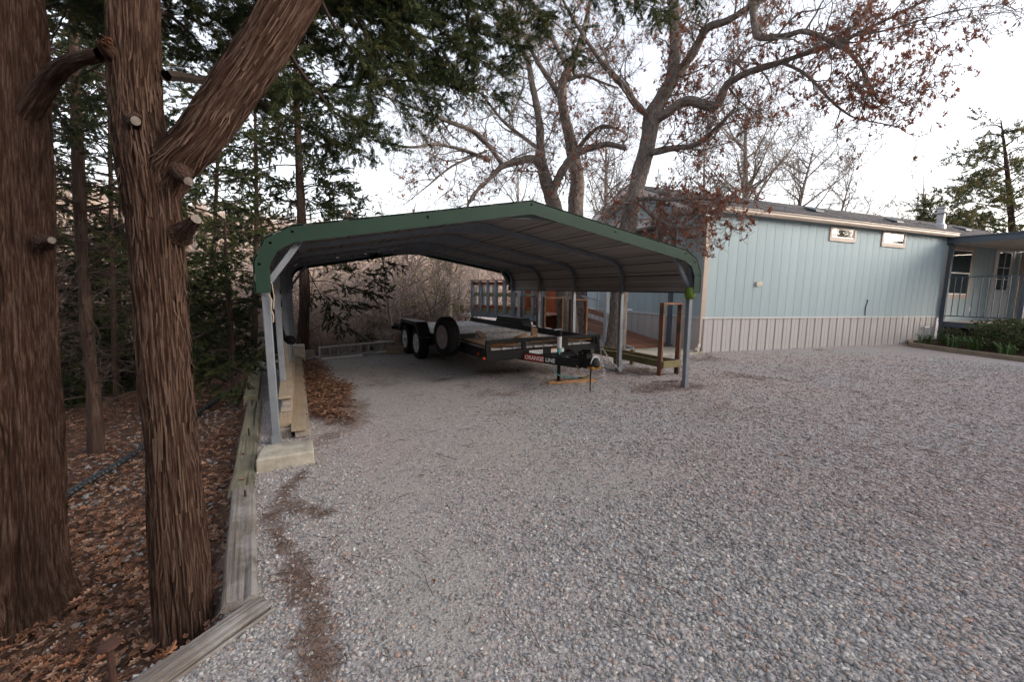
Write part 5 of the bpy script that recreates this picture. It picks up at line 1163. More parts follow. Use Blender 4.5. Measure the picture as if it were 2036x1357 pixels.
for k in range(45):
    a = rnd.uniform(0, 6.28); rr = rnd.uniform(0, .02); p = q0+c_r*rr*math.cos(a)+c_u*rr*1.3*math.sin(a)-fw*(-.02); e = p-fw*rnd.uniform(.005, .03)+c_u*rnd.uniform(-.01, .012); mb.beam(p, e, .006, .004)
obj('splinters', mb, M_simple('torn_wood', (.10, .036, .014), (.06, .022, .01), 30, .9), o_, None, False, base)['kind'] = 'stuff'
# shreds of bark standing off the trunk
mb = MB()
for pth in (tr[:12], lim[1:6]):
    P_ = smooth_poly(pth, .05)
    for k in range(620 if len(pth) > 8 else 240):
        i = rnd.randrange(1, len(P_)-3); c0 = P_[i, :3]; r_ = P_[i, 3]; ax = unit(P_[i+1, :3]-P_[i, :3]); a = rnd.uniform(0, 6.28); x = unit(np.cross(ax, (1, .2, .1))); y = np.cross(ax, x); o3 = x*math.cos(a)+y*math.sin(a); s3 = np.cross(ax, o3)
        L = rnd.uniform(.05, .20); w_ = rnd.uniform(.0014, .0042); st_ = rnd.choice((-1, 1)); p = c0+o3*(r_+.006); pts = [p, p+ax*st_*L*.5+o3*.003, p+ax*st_*L+o3*rnd.uniform(.006, .024)+s3*rnd.uniform(-.01, .01)]; V = []
        for q, ww in zip(pts, (1, .9, .35)): V += [q-s3*w_*ww, q+s3*w_*ww]
        mb.add(V, [(0, 1, 3, 2), (2, 3, 5, 4)])
obj('bark_shreds', mb, M_simple('bark_shred', (.125, .082, .06), (.06, .035, .025), 9, .95, 0, .1, 0, None, (1, 1, 1), 0), CA, None, False, base)['kind'] = 'stuff'
B = Boughs()
BG = [((330, 150, 2.1), (445, 165, 2.7), (560, 181, 3.2), (645, 172, 3.6), (690, 162, 3.8), (820, 158, 4.2), (930, 178, 4.6), (985, 200, 4.7)),
 ((545, 60, 2.2), (620, 32, 2.9), (758, 40, 3.6), (821, 70, 3.9), (887, 96, 4.2), (960, 130, 4.5), (1000, 160, 4.6)),
 ((615, -80, 2.3), (740, 0, 3.2), (790, 20, 3.6), (880, 25, 4.0), (960, 60, 4.4), (1030, 90, 4.7)),
 ((620, -80, 2.3), (680, 0, 2.9), (760, 110, 3.5), (830, 180, 4), (880, 225, 4.2)),
 ((545, 60, 2.2), (600, 140, 2.7), (650, 210, 3.2), (705, 255, 3.5), (745, 285, 3.7)),
 ((470, 170, 2.9), (560, 225, 3.3), (620, 262, 3.6), (685, 285, 3.9)),
 ((640, -110, 2.4), (800, -60, 3.4), (950, -20, 4.2), (1060, 25, 4.8), (1120, 70, 5.1), (1145, 110, 5.2)),
 ((700, -220, 2.5), (900, -120, 3.9), (1120, -60, 4.8), (1270, -5, 5.2), (1330, 20, 5.4)),
 ((760, -300, 2.6), (1100, -140, 4.4), (1300, -40, 5.3), (1400, 0, 5.6)),
 ((600, -60, 2.3), (660, 60, 3.0), (720, 140, 3.5), (770, 205, 3.9), (790, 235, 4.0)),
 ((690, -180, 2.4), (790, -90, 3.2), (900, -10, 3.8), (930, 60, 4.1), (935, 120, 4.2)),
 ((650, -120, 2.4), (720, -40, 3.0), (830, 60, 3.6), (900, 130, 4.0), (925, 165, 4.2)),
 ((264, 0, 2.1), (330, -20, 2.6), (420, 30, 3.1), (500, 85, 3.5), (560, 130, 3.8)),
 ((264, -60, 2.1), (360, -80, 2.7), (480, -20, 3.4), (590, 90, 3.9)),
 ((264, -100, 2.1), (200, -80, 2.6), (140, 0, 3.2), (100, 90, 3.7)),
 ((262, -200, 2.2), (330, -160, 2.8), (420, -60, 3.4), (470, 20, 3.8), (520, 60, 4.1)),
 ((262, -200, 2.2), (560, -180, 3.2), (660, -70, 3.8), (700, 30, 4.3), (720, 90, 4.5))]
for i, b in enumerate(BG):
    bough(B, PD(*b), .026 if i in (0, 1, 2) else .017, .004, .95, .075, (.2, .52), .22, 1.2, .034, .8)
for b in (((262, -200, 2.2), (420, -140, 3.0), (560, -40, 3.6), (640, 60, 4.2)), ((600, -60, 2.3), (560, 20, 3.1), (520, 110, 3.7), (500, 190, 4.1)), ((264, 20, 2.1), (360, 60, 2.9), (430, 130, 3.6), (470, 210, 4.2)), ((640, -100, 2.4), (780, 60, 3.6), (850, 130, 4.1), (890, 190, 4.4)), ((690, -180, 2.4), (880, -40, 3.7), (1000, 40, 4.4), (1060, 70, 4.6))):
    bough(B, PD(*b), .016, .004, .95, .08, (.2, .5), .25, 1.1, .036, .8)
def overhead(B, x, y, z0, z1, n, L0, L1, az=(0, 6.28)):  # unseen upper boughs, added to shade the trunks and bank below
    for k in range(n):
        a = rnd.uniform(*az); p = np.array([x, y, z0+(z1-z0)*(k+rnd.random())/n]); L = rnd.uniform(L0, L1); d = np.array([math.cos(a), math.sin(a), 0]); bough(B, [p, p+d*L*.35+[0, 0, .25], p+d*L*.7+[0, 0, .3], p+d*L+[0, 0, .15]], .022, .004, 1.25, .14, (.3, .7), .15, 1., .06, .8)
overhead(B, base[0], base[1], 4.3, 8.5, 26, 1.6, 3.2)
n1 = crown_part(B, CA, base, SPR, M_ced_leaf)
# ---- broad cedar at the picture's edge ----
tr2 = PR((52, 1260, 2.18, 215), (50, 1160, 2.2, 190), (48, 1000, 2.22, 178), (42, 800, 2.25, 168), (36, 600, 2.27, 160), (30, 400, 2.28, 152), (24, 200, 2.3, 146), (20, 0, 2.32, 138), (14, -300, 2.4, 120), (10, -600, 2.6, 100))
b2 = tr2[0, :3].copy(); b2[2] = terrain(b2[0], b2[1])
CB = thing('cedar_tree', 'broad dark cedar trunk cut by the picture border beside the forked cedar', 'tree', b2)
lim2 = np.array([[*at(40, 250, 2.28), .05], [*at(95, 165, 2.2), .045], [*at(135, 128, 2.1), .036], [*at(200, 108, 2.02), .030]])
obj('trunk', shift(bark_mesh('trunk', [(tr2, 210, .015), (lim2, 50, .014)], M_cedar, seed=14, strip=68, vert=2.6, amp=.0075, lump=.022, flare=.14), b2), None, CB)
stub(CB, b2, at(90, 482, 2.22), at(103, 478, 2.16), .018, seed=7)
B = Boughs()
for b in (((20, 60, 2.3), (120, 20, 2.9), (200, 40, 3.4), (260, 90, 3.8)), ((20, -100, 2.3), (120, -60, 3), (230, 0, 3.6), (330, 40, 4.1)), ((20, 150, 2.3), (90, 190, 3.0), (130, 250, 3.6), (170, 300, 4.0))):
    bough(B, PD(*b), .018, .004, .92, .1, (.2, .5), .2, 1., .05)
overhead(B, b2[0], b2[1], 4.2, 9., 26, 1.8, 3.4)
crown_part(B, CB, b2, SPR, M_ced_leaf)

# ---- cedars standing further back ----
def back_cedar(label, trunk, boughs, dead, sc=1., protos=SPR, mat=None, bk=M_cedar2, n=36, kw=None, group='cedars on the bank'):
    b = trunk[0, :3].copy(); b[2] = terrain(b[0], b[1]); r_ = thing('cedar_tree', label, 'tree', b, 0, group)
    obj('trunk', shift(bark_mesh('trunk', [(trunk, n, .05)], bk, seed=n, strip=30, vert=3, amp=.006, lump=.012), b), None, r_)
    B = Boughs(); kw = kw or {}
    for q in boughs: bough(B, q, rnd.uniform(.010, .02)*sc, .003*sc, sc, **kw)
    P_ = smooth_poly(trunk, .2)[:, :3]
    if dead: dead_twigs(B.mb, P_[2:], dead, .4*sc, 1.3*sc, .006*sc)
    crown_part(B, r_, b, protos, mat or M_ced_leaf); return r_
def whorl(trunk, t0, t1, n, l0, l1, rise=.1, droop=.2, az=None, seed=0):
    P_ = smooth_poly(trunk, .1)[:, :3]; out = []
    for k in range(n):
        t = t0+(t1-t0)*(k+rnd.random())/n; i = min(int(t*(len(P_)-1)), len(P_)-2); p = P_[i]; a = rnd.uniform(0, 6.28) if az is None else rnd.uniform(*az); f_ = (t-t0)/(t1-t0+1e-9); L = (l0+(l1-l0)*f_)*rnd.uniform(.65, 1.2); d = np.array([math.cos(a), math.sin(a), 0])
        out.append(np.array([p, p+d*L*.35+[0, 0, rise*L*.8], p+d*L*.7+[0, 0, rise*L*.9-droop*L*.25], p+d*L+[0, 0, rise*L-droop*L*.6]]))
    return out
t3 = PR((192, 905, 4.6, 40), (185, 780, 4.6, 30), (172, 640, 4.6, 28), (162, 480, 4.6, 27), (155, 300, 4.7, 25), (148, 100, 4.8, 22), (140, -120, 4.9, 18), (135, -350, 5.2, 12))
kwd = dict(every=.12, tl=(.2, .5), start=.3, fill=.9, gap=.06, sub=.5)
bo = [PD(*q) for q in (((175, 540, 4.6), (225, 490, 4.5), (285, 440, 4.5), (360, 380, 4.7)), ((165, 420, 4.6), (240, 410, 4.8), (330, 400, 5.0)), ((160, 330, 4.7), (230, 345, 5), (300, 320, 5.2), (390, 300, 5.4)), ((155, 250, 4.7), (110, 220, 4.6), (60, 190, 4.8)), ((170, 600, 4.6), (240, 560, 5.0), (330, 520, 5.4)), ((150, 120, 4.8), (220, 150, 5), (320, 130, 5.2), (420, 140, 5.4)), ((160, 400, 4.6), (110, 390, 4.5), (40, 360, 4.6)))]
back_cedar('slender cedar with bare lower limbs between the two big cedar trunks', t3, bo+whorl(t3, .42, .95, 24, 1.5, 1.0), 200, 1.0, kw=kwd)
t4 = PR(*[(x, y, 10.6+(D-9)*.35, w_) for x, y, D, w_ in ((602, 722, 9.0, 34), (603, 660, 9.0, 24), (606, 580, 9.0, 21), (602, 480, 9.05, 19), (597, 380, 9.1, 17), (592, 260, 9.2, 14), (588, 130, 9.3, 10), (586, 20, 9.4, 5), (585, -30, 9.4, 2))])
kw4 = dict(every=.17, tl=(.3, .75), start=.25, fill=1.0, gap=.055, sub=.9, droop=.12)
bo = [PD(*[(x, y, 10.6+(D-9)*.35) for x, y, D in q]) for q in (((604, 560, 9.0), (650, 560, 8.7), (700, 575, 8.5), (775, 590, 8.3)), ((604, 520, 9.0), (660, 520, 8.6), (730, 520, 8.3), (800, 528, 8.2)), ((604, 590, 9.0), (640, 585, 8.4), (690, 600, 8.0), (745, 600, 7.9)), ((604, 540, 9), (650, 535, 8.8), (710, 545, 8.6), (760, 565, 8.6)), ((606, 520, 9.0), (640, 590, 8.6), (680, 640, 8.4), (720, 665, 8.2)),
   ((600, 470, 9.0), (640, 445, 8.8), (690, 420, 8.7), (712, 405, 8.6)), ((598, 400, 9.0), (560, 400, 8.8), (500, 410, 8.6), (450, 430, 8.5)), ((598, 370, 9.0), (650, 360, 8.8), (690, 370, 8.7)), ((596, 330, 9.1), (545, 330, 8.8), (480, 350, 8.5), (430, 370, 8.4)), ((598, 440, 9.0), (550, 440, 8.8), (490, 470, 8.6)))]
back_cedar('tall cedar with layered boughs rising behind the far concrete blocks', t4, bo+whorl(t4, .36, .97, 56, 1.6, .45, .12, .12), 50, 1.0, SPRM, M_ced_leaf, n=40, kw=kw4)
t5 = PR((470, 800, 6.3, 16), (462, 700, 6.3, 13), (455, 600, 6.3, 11), (450, 520, 6.4, 8), (447, 440, 6.4, 3))
back_cedar('dense young cedar filling the gap before the front carport post', t5, whorl(t5, .12, .98, 34, .85, .25, .15, .25), 30, 1.0, SPRM, M_ced_leaf, n=20, kw=dict(every=.10, tl=(.2, .45), start=.15, fill=.9, gap=.07, sub=.6))
t6 = PR((118, 800, 7.5, 12), (112, 650, 7.5, 10), (106, 500, 7.6, 7), (104, 400, 7.6, 3))
back_cedar('small shadowy cedar down the bank beyond the slender cedar', t6, whorl(t6, .1, .98, 34, 1.0, .3, .15, .3), 30, 1.15, SPRM, M_ced_leaf, n=20, kw=dict(every=.13, tl=(.25, .5), start=.2, fill=.8, gap=.08, sub=.5))
t7 = PR((300, 830, 8.5, 12), (280, 700, 8.5, 10), (268, 560, 8.6, 8), (262, 430, 8.7, 4))
back_cedar('leaning cedar sapling partly hidden behind the forked trunk', t7, whorl(t7, .15, .98, 34, 1.1, .3, .15, .3), 40, 1.2, SPRM, M_ced_leaf, n=20, kw=dict(every=.14, tl=(.25, .5), start=.2, fill=.8, gap=.09, sub=.5))
t7 = PR((420, 640, 12.5, 12), (425, 520, 12.5, 9), (430, 380, 12.6, 8), (436, 250, 12.7, 6), (440, 120, 12.8, 3))
back_cedar('thin tall cedar in the distance left of the layered cedar', t7, whorl(t7, .3, .98, 44, 1.7, .5, .1, .3), 40, 1.6, SPRM, M_ced_leaf, n=20, kw=dict(every=.2, tl=(.35, .8), start=.2, fill=.9, gap=.12, sub=.6))
t8 = PR((2022, 640, 20, 22), (2016, 520, 20, 18), (2008, 400, 20, 14), (1998, 300, 20, 8), (1990, 238, 20, 3))
kw8 = dict(every=.3, tl=(.5, 1.1), start=.2, fill=.8, gap=.12, sub=.6, droop=.05)
bo = [PD(*q) for q in (((2010, 420, 20), (1950, 405, 19), (1905, 395, 18.5), (1880, 380, 18.3)), ((2012, 450, 20), (1940, 440, 19), (1870, 448, 18.5)), ((2004, 340, 20), (1960, 320, 19.5), (1915, 300, 19)), ((2008, 390, 20), (1960, 370, 19.4), (1920, 345, 19)))]
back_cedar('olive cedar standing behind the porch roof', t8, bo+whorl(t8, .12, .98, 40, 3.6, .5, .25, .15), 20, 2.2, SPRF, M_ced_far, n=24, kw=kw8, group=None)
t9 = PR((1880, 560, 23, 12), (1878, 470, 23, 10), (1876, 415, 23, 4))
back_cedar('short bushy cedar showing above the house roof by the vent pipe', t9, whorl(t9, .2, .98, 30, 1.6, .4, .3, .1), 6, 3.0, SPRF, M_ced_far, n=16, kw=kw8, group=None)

t10 = PR((232, 800, 6.6, 14), (226, 640, 6.6, 12), (222, 480, 6.7, 11), (219, 300, 6.8, 9), (216, 120, 6.9, 7), (214, -60, 7, 4))
back_cedar('thin dark cedar close behind the forked trunk, bare below', t10, whorl(t10, .30, .98, 44, 1.5, .8, .1, .25), 130, 1.0, SPRM, M_ced_leaf, n=20, kw=dict(every=.13, tl=(.25, .55), start=.25, fill=.9, gap=.06, sub=.7))
t11 = PR((60, 760, 6.2, 14), (66, 620, 6.2, 12), (72, 450, 6.3, 11), (80, 250, 6.4, 9), (88, 60, 6.5, 7), (92, -120, 6.6, 4))
back_cedar('dark cedar standing just behind the broad border trunk', t11, whorl(t11, .28, .98, 44, 1.5, .8, .1, .25), 130, 1.0, SPRM, M_ced_leaf, n=20, kw=dict(every=.13, tl=(.25, .55), start=.25, fill=.9, gap=.06, sub=.7))
for lab_, x_, D_, h_ in (('low dark cedar on the bank to one side of the slender cedar', 235, 8.2, 520), ('low dark cedar close under the dense young cedar', 415, 8.6, 560), ('low dark cedar deep in the gap between the big trunks', 150, 9.0, 500)):
    tq = PR((x_, 800, D_, 14), (x_, 680, D_, 10), (x_+3, (680+h_)/2, D_, 7), (x_+4, h_-60, D_, 3))
    back_cedar(lab_, tq, whorl(tq, .12, .98, 44, 1.1, .3, .1, .25), 30, 1.0, SPRM, M_ced_leaf, n=16, kw=dict(every=.13, tl=(.25, .5), start=.15, fill=.9, gap=.06, sub=.7))
t12 = PR((505, 690, 10.5, 14), (508, 560, 10.5, 11), (510, 420, 10.6, 9), (508, 280, 10.7, 7), (505, 140, 10.8, 5), (503, 10, 10.8, 2))
back_cedar('mid distance cedar between the dense young cedar and the layered one', t12, whorl(t12, .3, .98, 34, 1.5, .5, .12, .2), 50, 1.2, SPRM, M_ced_leaf, n=20, kw=dict(every=.16, tl=(.3, .7), start=.2, fill=.9, gap=.075, sub=.7))

# ---- oaks ----
def wander(p, d, L, n, jit=.18, up=.05):
    pts = [p]; 
    for k in range(n): d = unit(d+rng.normal(0, jit, 3)+[0, 0, up]); pts.append(pts[-1]+d*L/n)
    return np.array(pts)
def oak_side(mb, tips, P_, lev, maxr, dens=1., spread=.9, lenk=1., rmin=.0034):
    """side branches along a limb given as rows x, y, z, radius"""
    L_ = np.r_[0, np.cumsum(np.linalg.norm(np.diff(P_[:, :3], axis=0), axis=1))]; tot = L_[-1]; s_ = tot*.12; gap = {1: .30, 2: .17, 3: .10}[lev]/dens
    while s_ < tot:
        i = min(np.searchsorted(L_, s_), len(P_)-2); ax = unit(P_[i+1, :3]-P_[i, :3]); r_ = P_[i, 3]
        d = unit(ax*rnd.uniform(.25, .9)+rng.normal(0, spread, 3)); L = {1: rnd.uniform(.7, 1.9), 2: rnd.uniform(.3, .9), 3: rnd.uniform(.12, .38)}[lev]*lenk*(1.1-.5*s_/tot)
        n = {1: 8, 2: 5, 3: 3}[lev]; q = wander(P_[i, :3], d, L, n, .24, .06); rr = np.linspace(max(min(r_*.55, maxr), rmin*1.2), rmin, n+1)
        mb.tube(q, rr, 5 if lev == 1 else 3, False)
        if lev < 3: oak_side(mb, tips, np.c_[q, rr], lev+1, maxr*.45, dens, spread, lenk, rmin)
        if lev >= 2: tips.append((q[-1], unit(q[-1]-q[-2])))
        if lev == 3: tips.append((q[1], unit(q[-1]-q[-2])))
        s_ += gap*rnd.uniform(.5, 1.5)
def oak(label, trunks, limbs, leafy, dens=1., group=None, lenk=1., mat=M_oak, leafsc=1.):
    b = trunks[0][0, :3].copy(); b[2] = terrain(b[0], b[1]); r_ = thing('oak_tree', label, 'tree', b, 0, group)
    obj('trunk', shift(bark_mesh('trunk', [(t, 44, .05) for t in trunks]+[(t, 20, .06) for t in limbs], mat, seed=3, strip=26, vert=9, amp=.008, lump=.02), b), None, r_)
    mb = MB(); tips = []
    for t in trunks+limbs:
        P_ = smooth_poly(t, .12); k0 = 0 if t is not trunks[0] else int(len(P_)*.45); oak_side(mb, tips, P_[k0:], 1, .022, dens, .85, lenk)
    o = obj('branches', mb, M_twig, r_, None, False, b); o['kind'] = 'stuff'
    P_ = np.array([t[0] for t in tips]); D_ = np.array([t[1] for t in tips]); clump = fbm(P_*[.8, .8, .95], 77, 2); lp = leafy(P_); dens_ = 1.25*lp*np.maximum(sstep(.30, .66, clump), .5*(lp > .5))*.50
    k = rng.uniform(size=len(P_)) < dens_; P_, D_ = P_[k], D_[k]; dn = D_*.4+[0, 0, -.8]
    if len(P_): q = scatter('leaves', P_-b, eul_along(dn), rng.uniform(.75, 1.35, len(P_))*leafsc, rng.integers(0, 4, len(P_)), OAKL, M_oleaf, r_); q['kind'] = 'stuff'
    print(label[:20], 'tips', len(tips), 'leaves', len(P_))
    return r_
def pix(P_):
    d = P_-EYE; z = d@fw; return 1018+F_PX*(d@c_r)/z, 678.5-F_PX*(d@c_u)/z
F1 = PR((1222, 712, 10.2, 46), (1226, 650, 10.2, 36), (1234, 560, 10.2, 33), (1244, 470, 10.25, 31), (1258, 400, 10.3, 31), (1272, 345, 10.3, 32), (1287, 285, 10.3, 33), (1298, 230, 10.3, 34), (1318, 190, 10.3, 30), (1335, 158, 10.25, 27), (1342, 110, 10.2, 25), (1343, 60, 10.2, 23), (1338, 0, 10.2, 21), (1325, -100, 10.2, 17), (1330, -250, 10.2, 9))
FL = [PR((1335, 164, 10.25, 18), (1376, 107, 9.9, 17), (1405, 57, 9.6, 16), (1446, 41, 9.3, 15), (1504, 4, 9.0, 13), (1580, -50, 8.7, 10), (1680, -110, 8.4, 5)),
 PR((1300, 240, 10.3, 20), (1319, 229, 10.1, 20), (1364, 201, 9.8, 19), (1413, 211, 9.5, 18), (1432, 198, 9.4, 18), (1446, 168, 9.3, 17), (1487, 144, 9.1, 15), (1553, 123, 8.8, 13), (1610, 103, 8.5, 11), (1672, 84, 8.3, 10), (1713, 62, 8.1, 9), (1775, 33, 7.8, 7), (1830, 5, 7.6, 5), (1900, -30, 7.4, 3)),
 PR((1490, -30, 8.9, 16), (1495, 0, 8.8, 15), (1500, 49, 8.7, 14), (1510, 74, 8.6, 14), (1561, 70, 8.3, 12), (1600, 62, 8.1, 11), (1652, 82, 7.9, 10), (1684, 98, 7.7, 9), (1713, 135, 7.5, 8), (1734, 176, 7.4, 6), (1752, 205, 7.3, 4), (1790, 190, 7.2, 3)),
 PR((1553, 123, 8.8, 8), (1590, 140, 8.6, 7), (1612, 156, 8.5, 7), (1638, 185, 8.3, 6), (1662, 209, 8.2, 6), (1695, 232, 8, 5), (1735, 242, 7.9, 4), (1790, 252, 7.8, 3)),
 PR((1274, 310, 10.3, 16), (1323, 297, 10.0, 14), (1372, 291, 9.8, 12), (1397, 279, 9.7, 11), (1430, 250, 9.5, 9), (1463, 213, 9.3, 6)),
 PR((1295, 235, 10.3, 15), (1263, 206, 10.1, 13), (1245, 177, 10, 12), (1204, 133, 9.8, 10), (1164, 77, 9.6, 8), (1130, 20, 9.4, 6), (1100, -40, 9.3, 4)),
 PR((1258, 400, 10.3, 9), (1290, 395, 9.8, 7), (1330, 398, 9.3, 6), (1380, 395, 8.9, 5), (1440, 400, 8.5, 4), (1490, 405, 8.3, 3)),
 PR((1258, 395, 10.2, 7), (1300, 430, 9.5, 5), (1350, 455, 9.0, 4), (1400, 450, 8.7, 2)),
 PR((1700, 70, 8.1, 7), (1760, 60, 7.8, 5), (1830, 40, 7.5, 4), (1900, 20, 7.3, 3), (1975, 10, 7.1, 2)),
 PR((1250, 405, 10.2, 7), (1225, 405, 9.8, 5), (1195, 425, 9.4, 3))]
def leafF(P_):
    x, y = pix(P_); return np.clip(.14+.38*sstep(1200, 1350, x)*sstep(-40, 60, y)+.42*sstep(365, 395, y)*sstep(1180, 1230, x), 0, 1)*np.where((y > 255) & (y < 375) & (x > 1440), .35, 1.)
oak('leaning oak with clinging brown leaves rising behind the firewood rack', [F1], FL, leafF, 1.45, 'oaks behind the carport')
G1 = PR((1127, 705, 11.0, 60), (1128, 640, 11.0, 42), (1122, 560, 11.0, 36), (1112, 470, 11.0, 32), (1101, 413, 11.0, 30), (1090, 375, 11.0, 26), (1080, 340, 11.0, 22), (1073, 310, 11, 20), (1074, 284, 11, 18), (1072, 240, 10.9, 15), (1058, 166, 10.8, 13), (1049, 118, 10.7, 11), (1024, 74, 10.6, 8), (1000, 20, 10.5, 5))
GL = [PR((1080, 335, 11, 16), (1062, 318, 10.8, 15), (1035, 320, 10.6, 14), (998, 332, 10.4, 11), (968, 361, 10.2, 8), (939, 390, 10.0, 6), (925, 425, 9.9, 4)),
 PR((1000, 330, 10.4, 10), (976, 295, 10.3, 9), (943, 262, 10.2, 8), (876, 236, 10.0, 7), (821, 214, 9.8, 5), (773, 195, 9.7, 4), (740, 180, 9.6, 2)),
 PR((975, 320, 10.3, 8), (920, 298, 10.1, 7), (865, 287, 9.9, 6), (821, 293, 9.8, 5), (777, 287, 9.7, 4), (730, 276, 9.6, 2)),
 PR((1098, 390, 11, 18), (1105, 365, 10.9, 17), (1123, 332, 10.8, 16), (1145, 306, 10.7, 15), (1175, 295, 10.6, 13), (1208, 287, 10.5, 12), (1245, 296, 10.45, 10)),
 PR((1075, 300, 11, 8), (1050, 280, 10.8, 7), (1000, 240, 10.5, 6), (960, 190, 10.3, 4), (920, 150, 10.1, 2)),
 PR((968, 300, 10.3, 5), (900, 330, 10, 4), (850, 370, 9.8, 3), (800, 410, 9.7, 2))]
def leafG(P_):
    x, y = pix(P_); return .13+.14*sstep(1000, 1150, x)
oak('stout oak forking behind the carport peak with a long low limb', [G1], GL, leafG, 1.4, 'oaks behind the carport')
H1 = PR((1152, 700, 12.5, 40), (1150, 560, 12.5, 33), (1144, 424, 12.5, 30), (1147, 368, 12.5, 28), (1141, 313, 12.5, 25), (1127, 250, 12.4, 21), (1119, 206, 12.3, 19), (1119, 166, 12.2, 17), (1134, 129, 12.1, 14), (1152, 92, 12.0, 12), (1170, 20, 11.9, 8), (1180, -40, 11.8, 5))
HL = [PR((1119, 200, 12.3, 12), (1090, 155, 12.1, 10), (1064, 114, 12, 8), (1040, 60, 11.9, 6), (1025, 0, 11.8, 4)), PR((1130, 140, 12.1, 10), (1105, 90, 12, 8), (1085, 50, 11.9, 6), (1058, 0, 11.8, 4)), PR((1125, 160, 12.2, 8), (1160, 150, 12, 6), (1200, 165, 11.8, 5), (1230, 175, 11.7, 3)), PR((1143, 305, 12.5, 11), (1170, 270, 12.2, 8), (1200, 250, 12, 6), (1240, 262, 11.9, 4))]
oak('slimmer pale oak standing just behind the stout forked oak', [H1], HL, leafG, 1.35, 'oaks behind the carport')

# ---- bare trees behind the house ----
def bare(label, px, D, py0, py1, wpx, spread, n, tilt=0., levk=1.):
    t = PR((px, py0, D, wpx), (px+tilt*.2, (py0*2+py1)/3, D, wpx*.85), (px+tilt*.5, (py0+2*py1)/3, D, wpx*.6), (px+tilt, py1, D, wpx*.15)); b = t[0, :3].copy(); b[2] = terrain(b[0], b[1]); t[0, 2] = min(t[0, 2], b[2])
    r_ = thing('bare_tree', label, 'tree', b, 0, 'bare trees behind the house'); mb = MB(); P_ = smooth_poly(t, .25); mb.tube(P_[:, :3], P_[:, 3], 8); obj('trunk', mb, M_twig, r_, None, True, b)
    mb = MB(); k = len(P_); tips = []
    for q in range(int(n*1.5)):
        i = int(k*rnd.uniform(.40, .97)); f_ = 1.15-i/k*.6; a = rnd.uniform(0, 6.28); d = unit(np.array([math.cos(a)*spread, math.sin(a)*spread, rnd.uniform(.45, 1.2)])); L = rnd.uniform(2.0, 4.4)*levk*f_; s_ = wander(P_[i, :3], d, L, 9, .12, .07); rr = np.linspace(min(.05*levk, P_[i, 3]*.6), .006, 10); mb.tube(s_, rr, 5, False)
        oak_side(mb, tips, np.c_[s_, rr], 2, .02, .62, .6, 1.9*levk, rmin=.0075)
    obj('branches', mb, M_twig, r_, None, False, b)['kind'] = 'stuff'
bare('bare spreading tree above the house roof near the vents', 1482, 21, 640, 225, 20, 1.0, 20, 0, 1.25)
bare('bare tree with twin leaning stems just behind the broad bare one', 1560, 23, 640, 290, 13, 1.1, 14, 60, 1.15)
bare('low bare tree leaning over the roof towards the vent pipe', 1640, 24, 640, 345, 10, 1.3, 14, 55, 1.1)
bare('bare tree beside the olive cedar above the porch', 1836, 25, 640, 350, 8, .6, 10, 0, .75)
bare('thin bare tree between the olive cedar and the vent pipe', 1905, 27, 640, 385, 6, .6, 7, 0, .6)
bare('bare tree showing between the oak trunk and the roof peak', 1205, 22, 640, 270, 14, .8, 15)
bare('bare tree behind the brown leafed oak limbs', 1400, 25, 640, 270, 10, .8, 11)
bare('bare tree close behind the stout oak fork', 1030, 24, 600, 330, 9, .8, 9)

# ---- thin bare trees one can tell apart in the thicket ----
M_pale = M_simple('sapling_bark', (.34, .30, .27), (.20, .17, .15), 5, .9, 0, .2, 0)
for x_, D_, yt, wd in ((648, 14, 505, 5), (676, 16, 520, 6), (702, 13.5, 560, 5), (735, 17, 500, 7), (762, 14.5, 545, 5), (792, 18, 490, 8), (815, 15, 530, 5), (838, 17, 500, 6), (866, 14.5, 540, 5), (893, 19, 505, 7), (918, 16, 520, 5), (948, 18, 500, 6), (630, 18, 470, 6), (545, 14, 420, 6), (480, 17, 330, 7), (400, 15, 300, 7), (345, 18, 360, 6), (240, 16, 250, 8), (130, 15, 330, 7), (205, 19, 380, 6), (780, 13, 590, 4), (720, 13, 600, 4)):
    b0 = at(x_, 690, D_); zb = float(terrain(b0[:1], b0[1:2], False)[0]); top = at(x_+rnd.uniform(-14, 14), yt, D_); p0 = np.array([b0[0], b0[1], zb-.1]); mid = p0*.5+top*.5+rng.normal(0, .12, 3)
    P_ = smooth_poly(np.array([[*p0, .5*wd*D_/F_PX], [*mid, .36*wd*D_/F_PX], [*top, .008]]), .25); lab_, grp_ = ('thin bare grey sapling in the thicket seen below the carport roof', 'bare saplings seen under the carport') if x_ > 610 else ('taller bare sapling between the forked cedar and the carport', 'bare saplings beside the carport') if x_ > 330 else ('bare sapling in the shade between the two big cedar trunks', 'bare saplings between the cedars'); r_ = thing('bare_sapling', lab_, 'tree', p0, 0, grp_)
    mb = MB(); mb.tube(P_[:, :3], P_[:, 3], 6); obj('trunk', mb, M_pale, r_, None, True, p0); mb = MB(); tips = []
    for q in range(13):
        i = int(len(P_)*rnd.uniform(.22, .95)); a = rnd.uniform(0, 6.28); s_ = wander(P_[i, :3], unit(np.array([math.cos(a)*.8, math.sin(a)*.8, rnd.uniform(.2, 1.1)])), rnd.uniform(.7, 2.1), 7, .16, .06); rr = np.linspace(.02, .007, 8); mb.tube(s_, rr, 4, False); oak_side(mb, tips, np.c_[s_, rr], 3, .009, .5, .7, 2.4, rmin=.006)
    obj('branches', mb, M_pale, r_, None, False, p0)['kind'] = 'stuff'
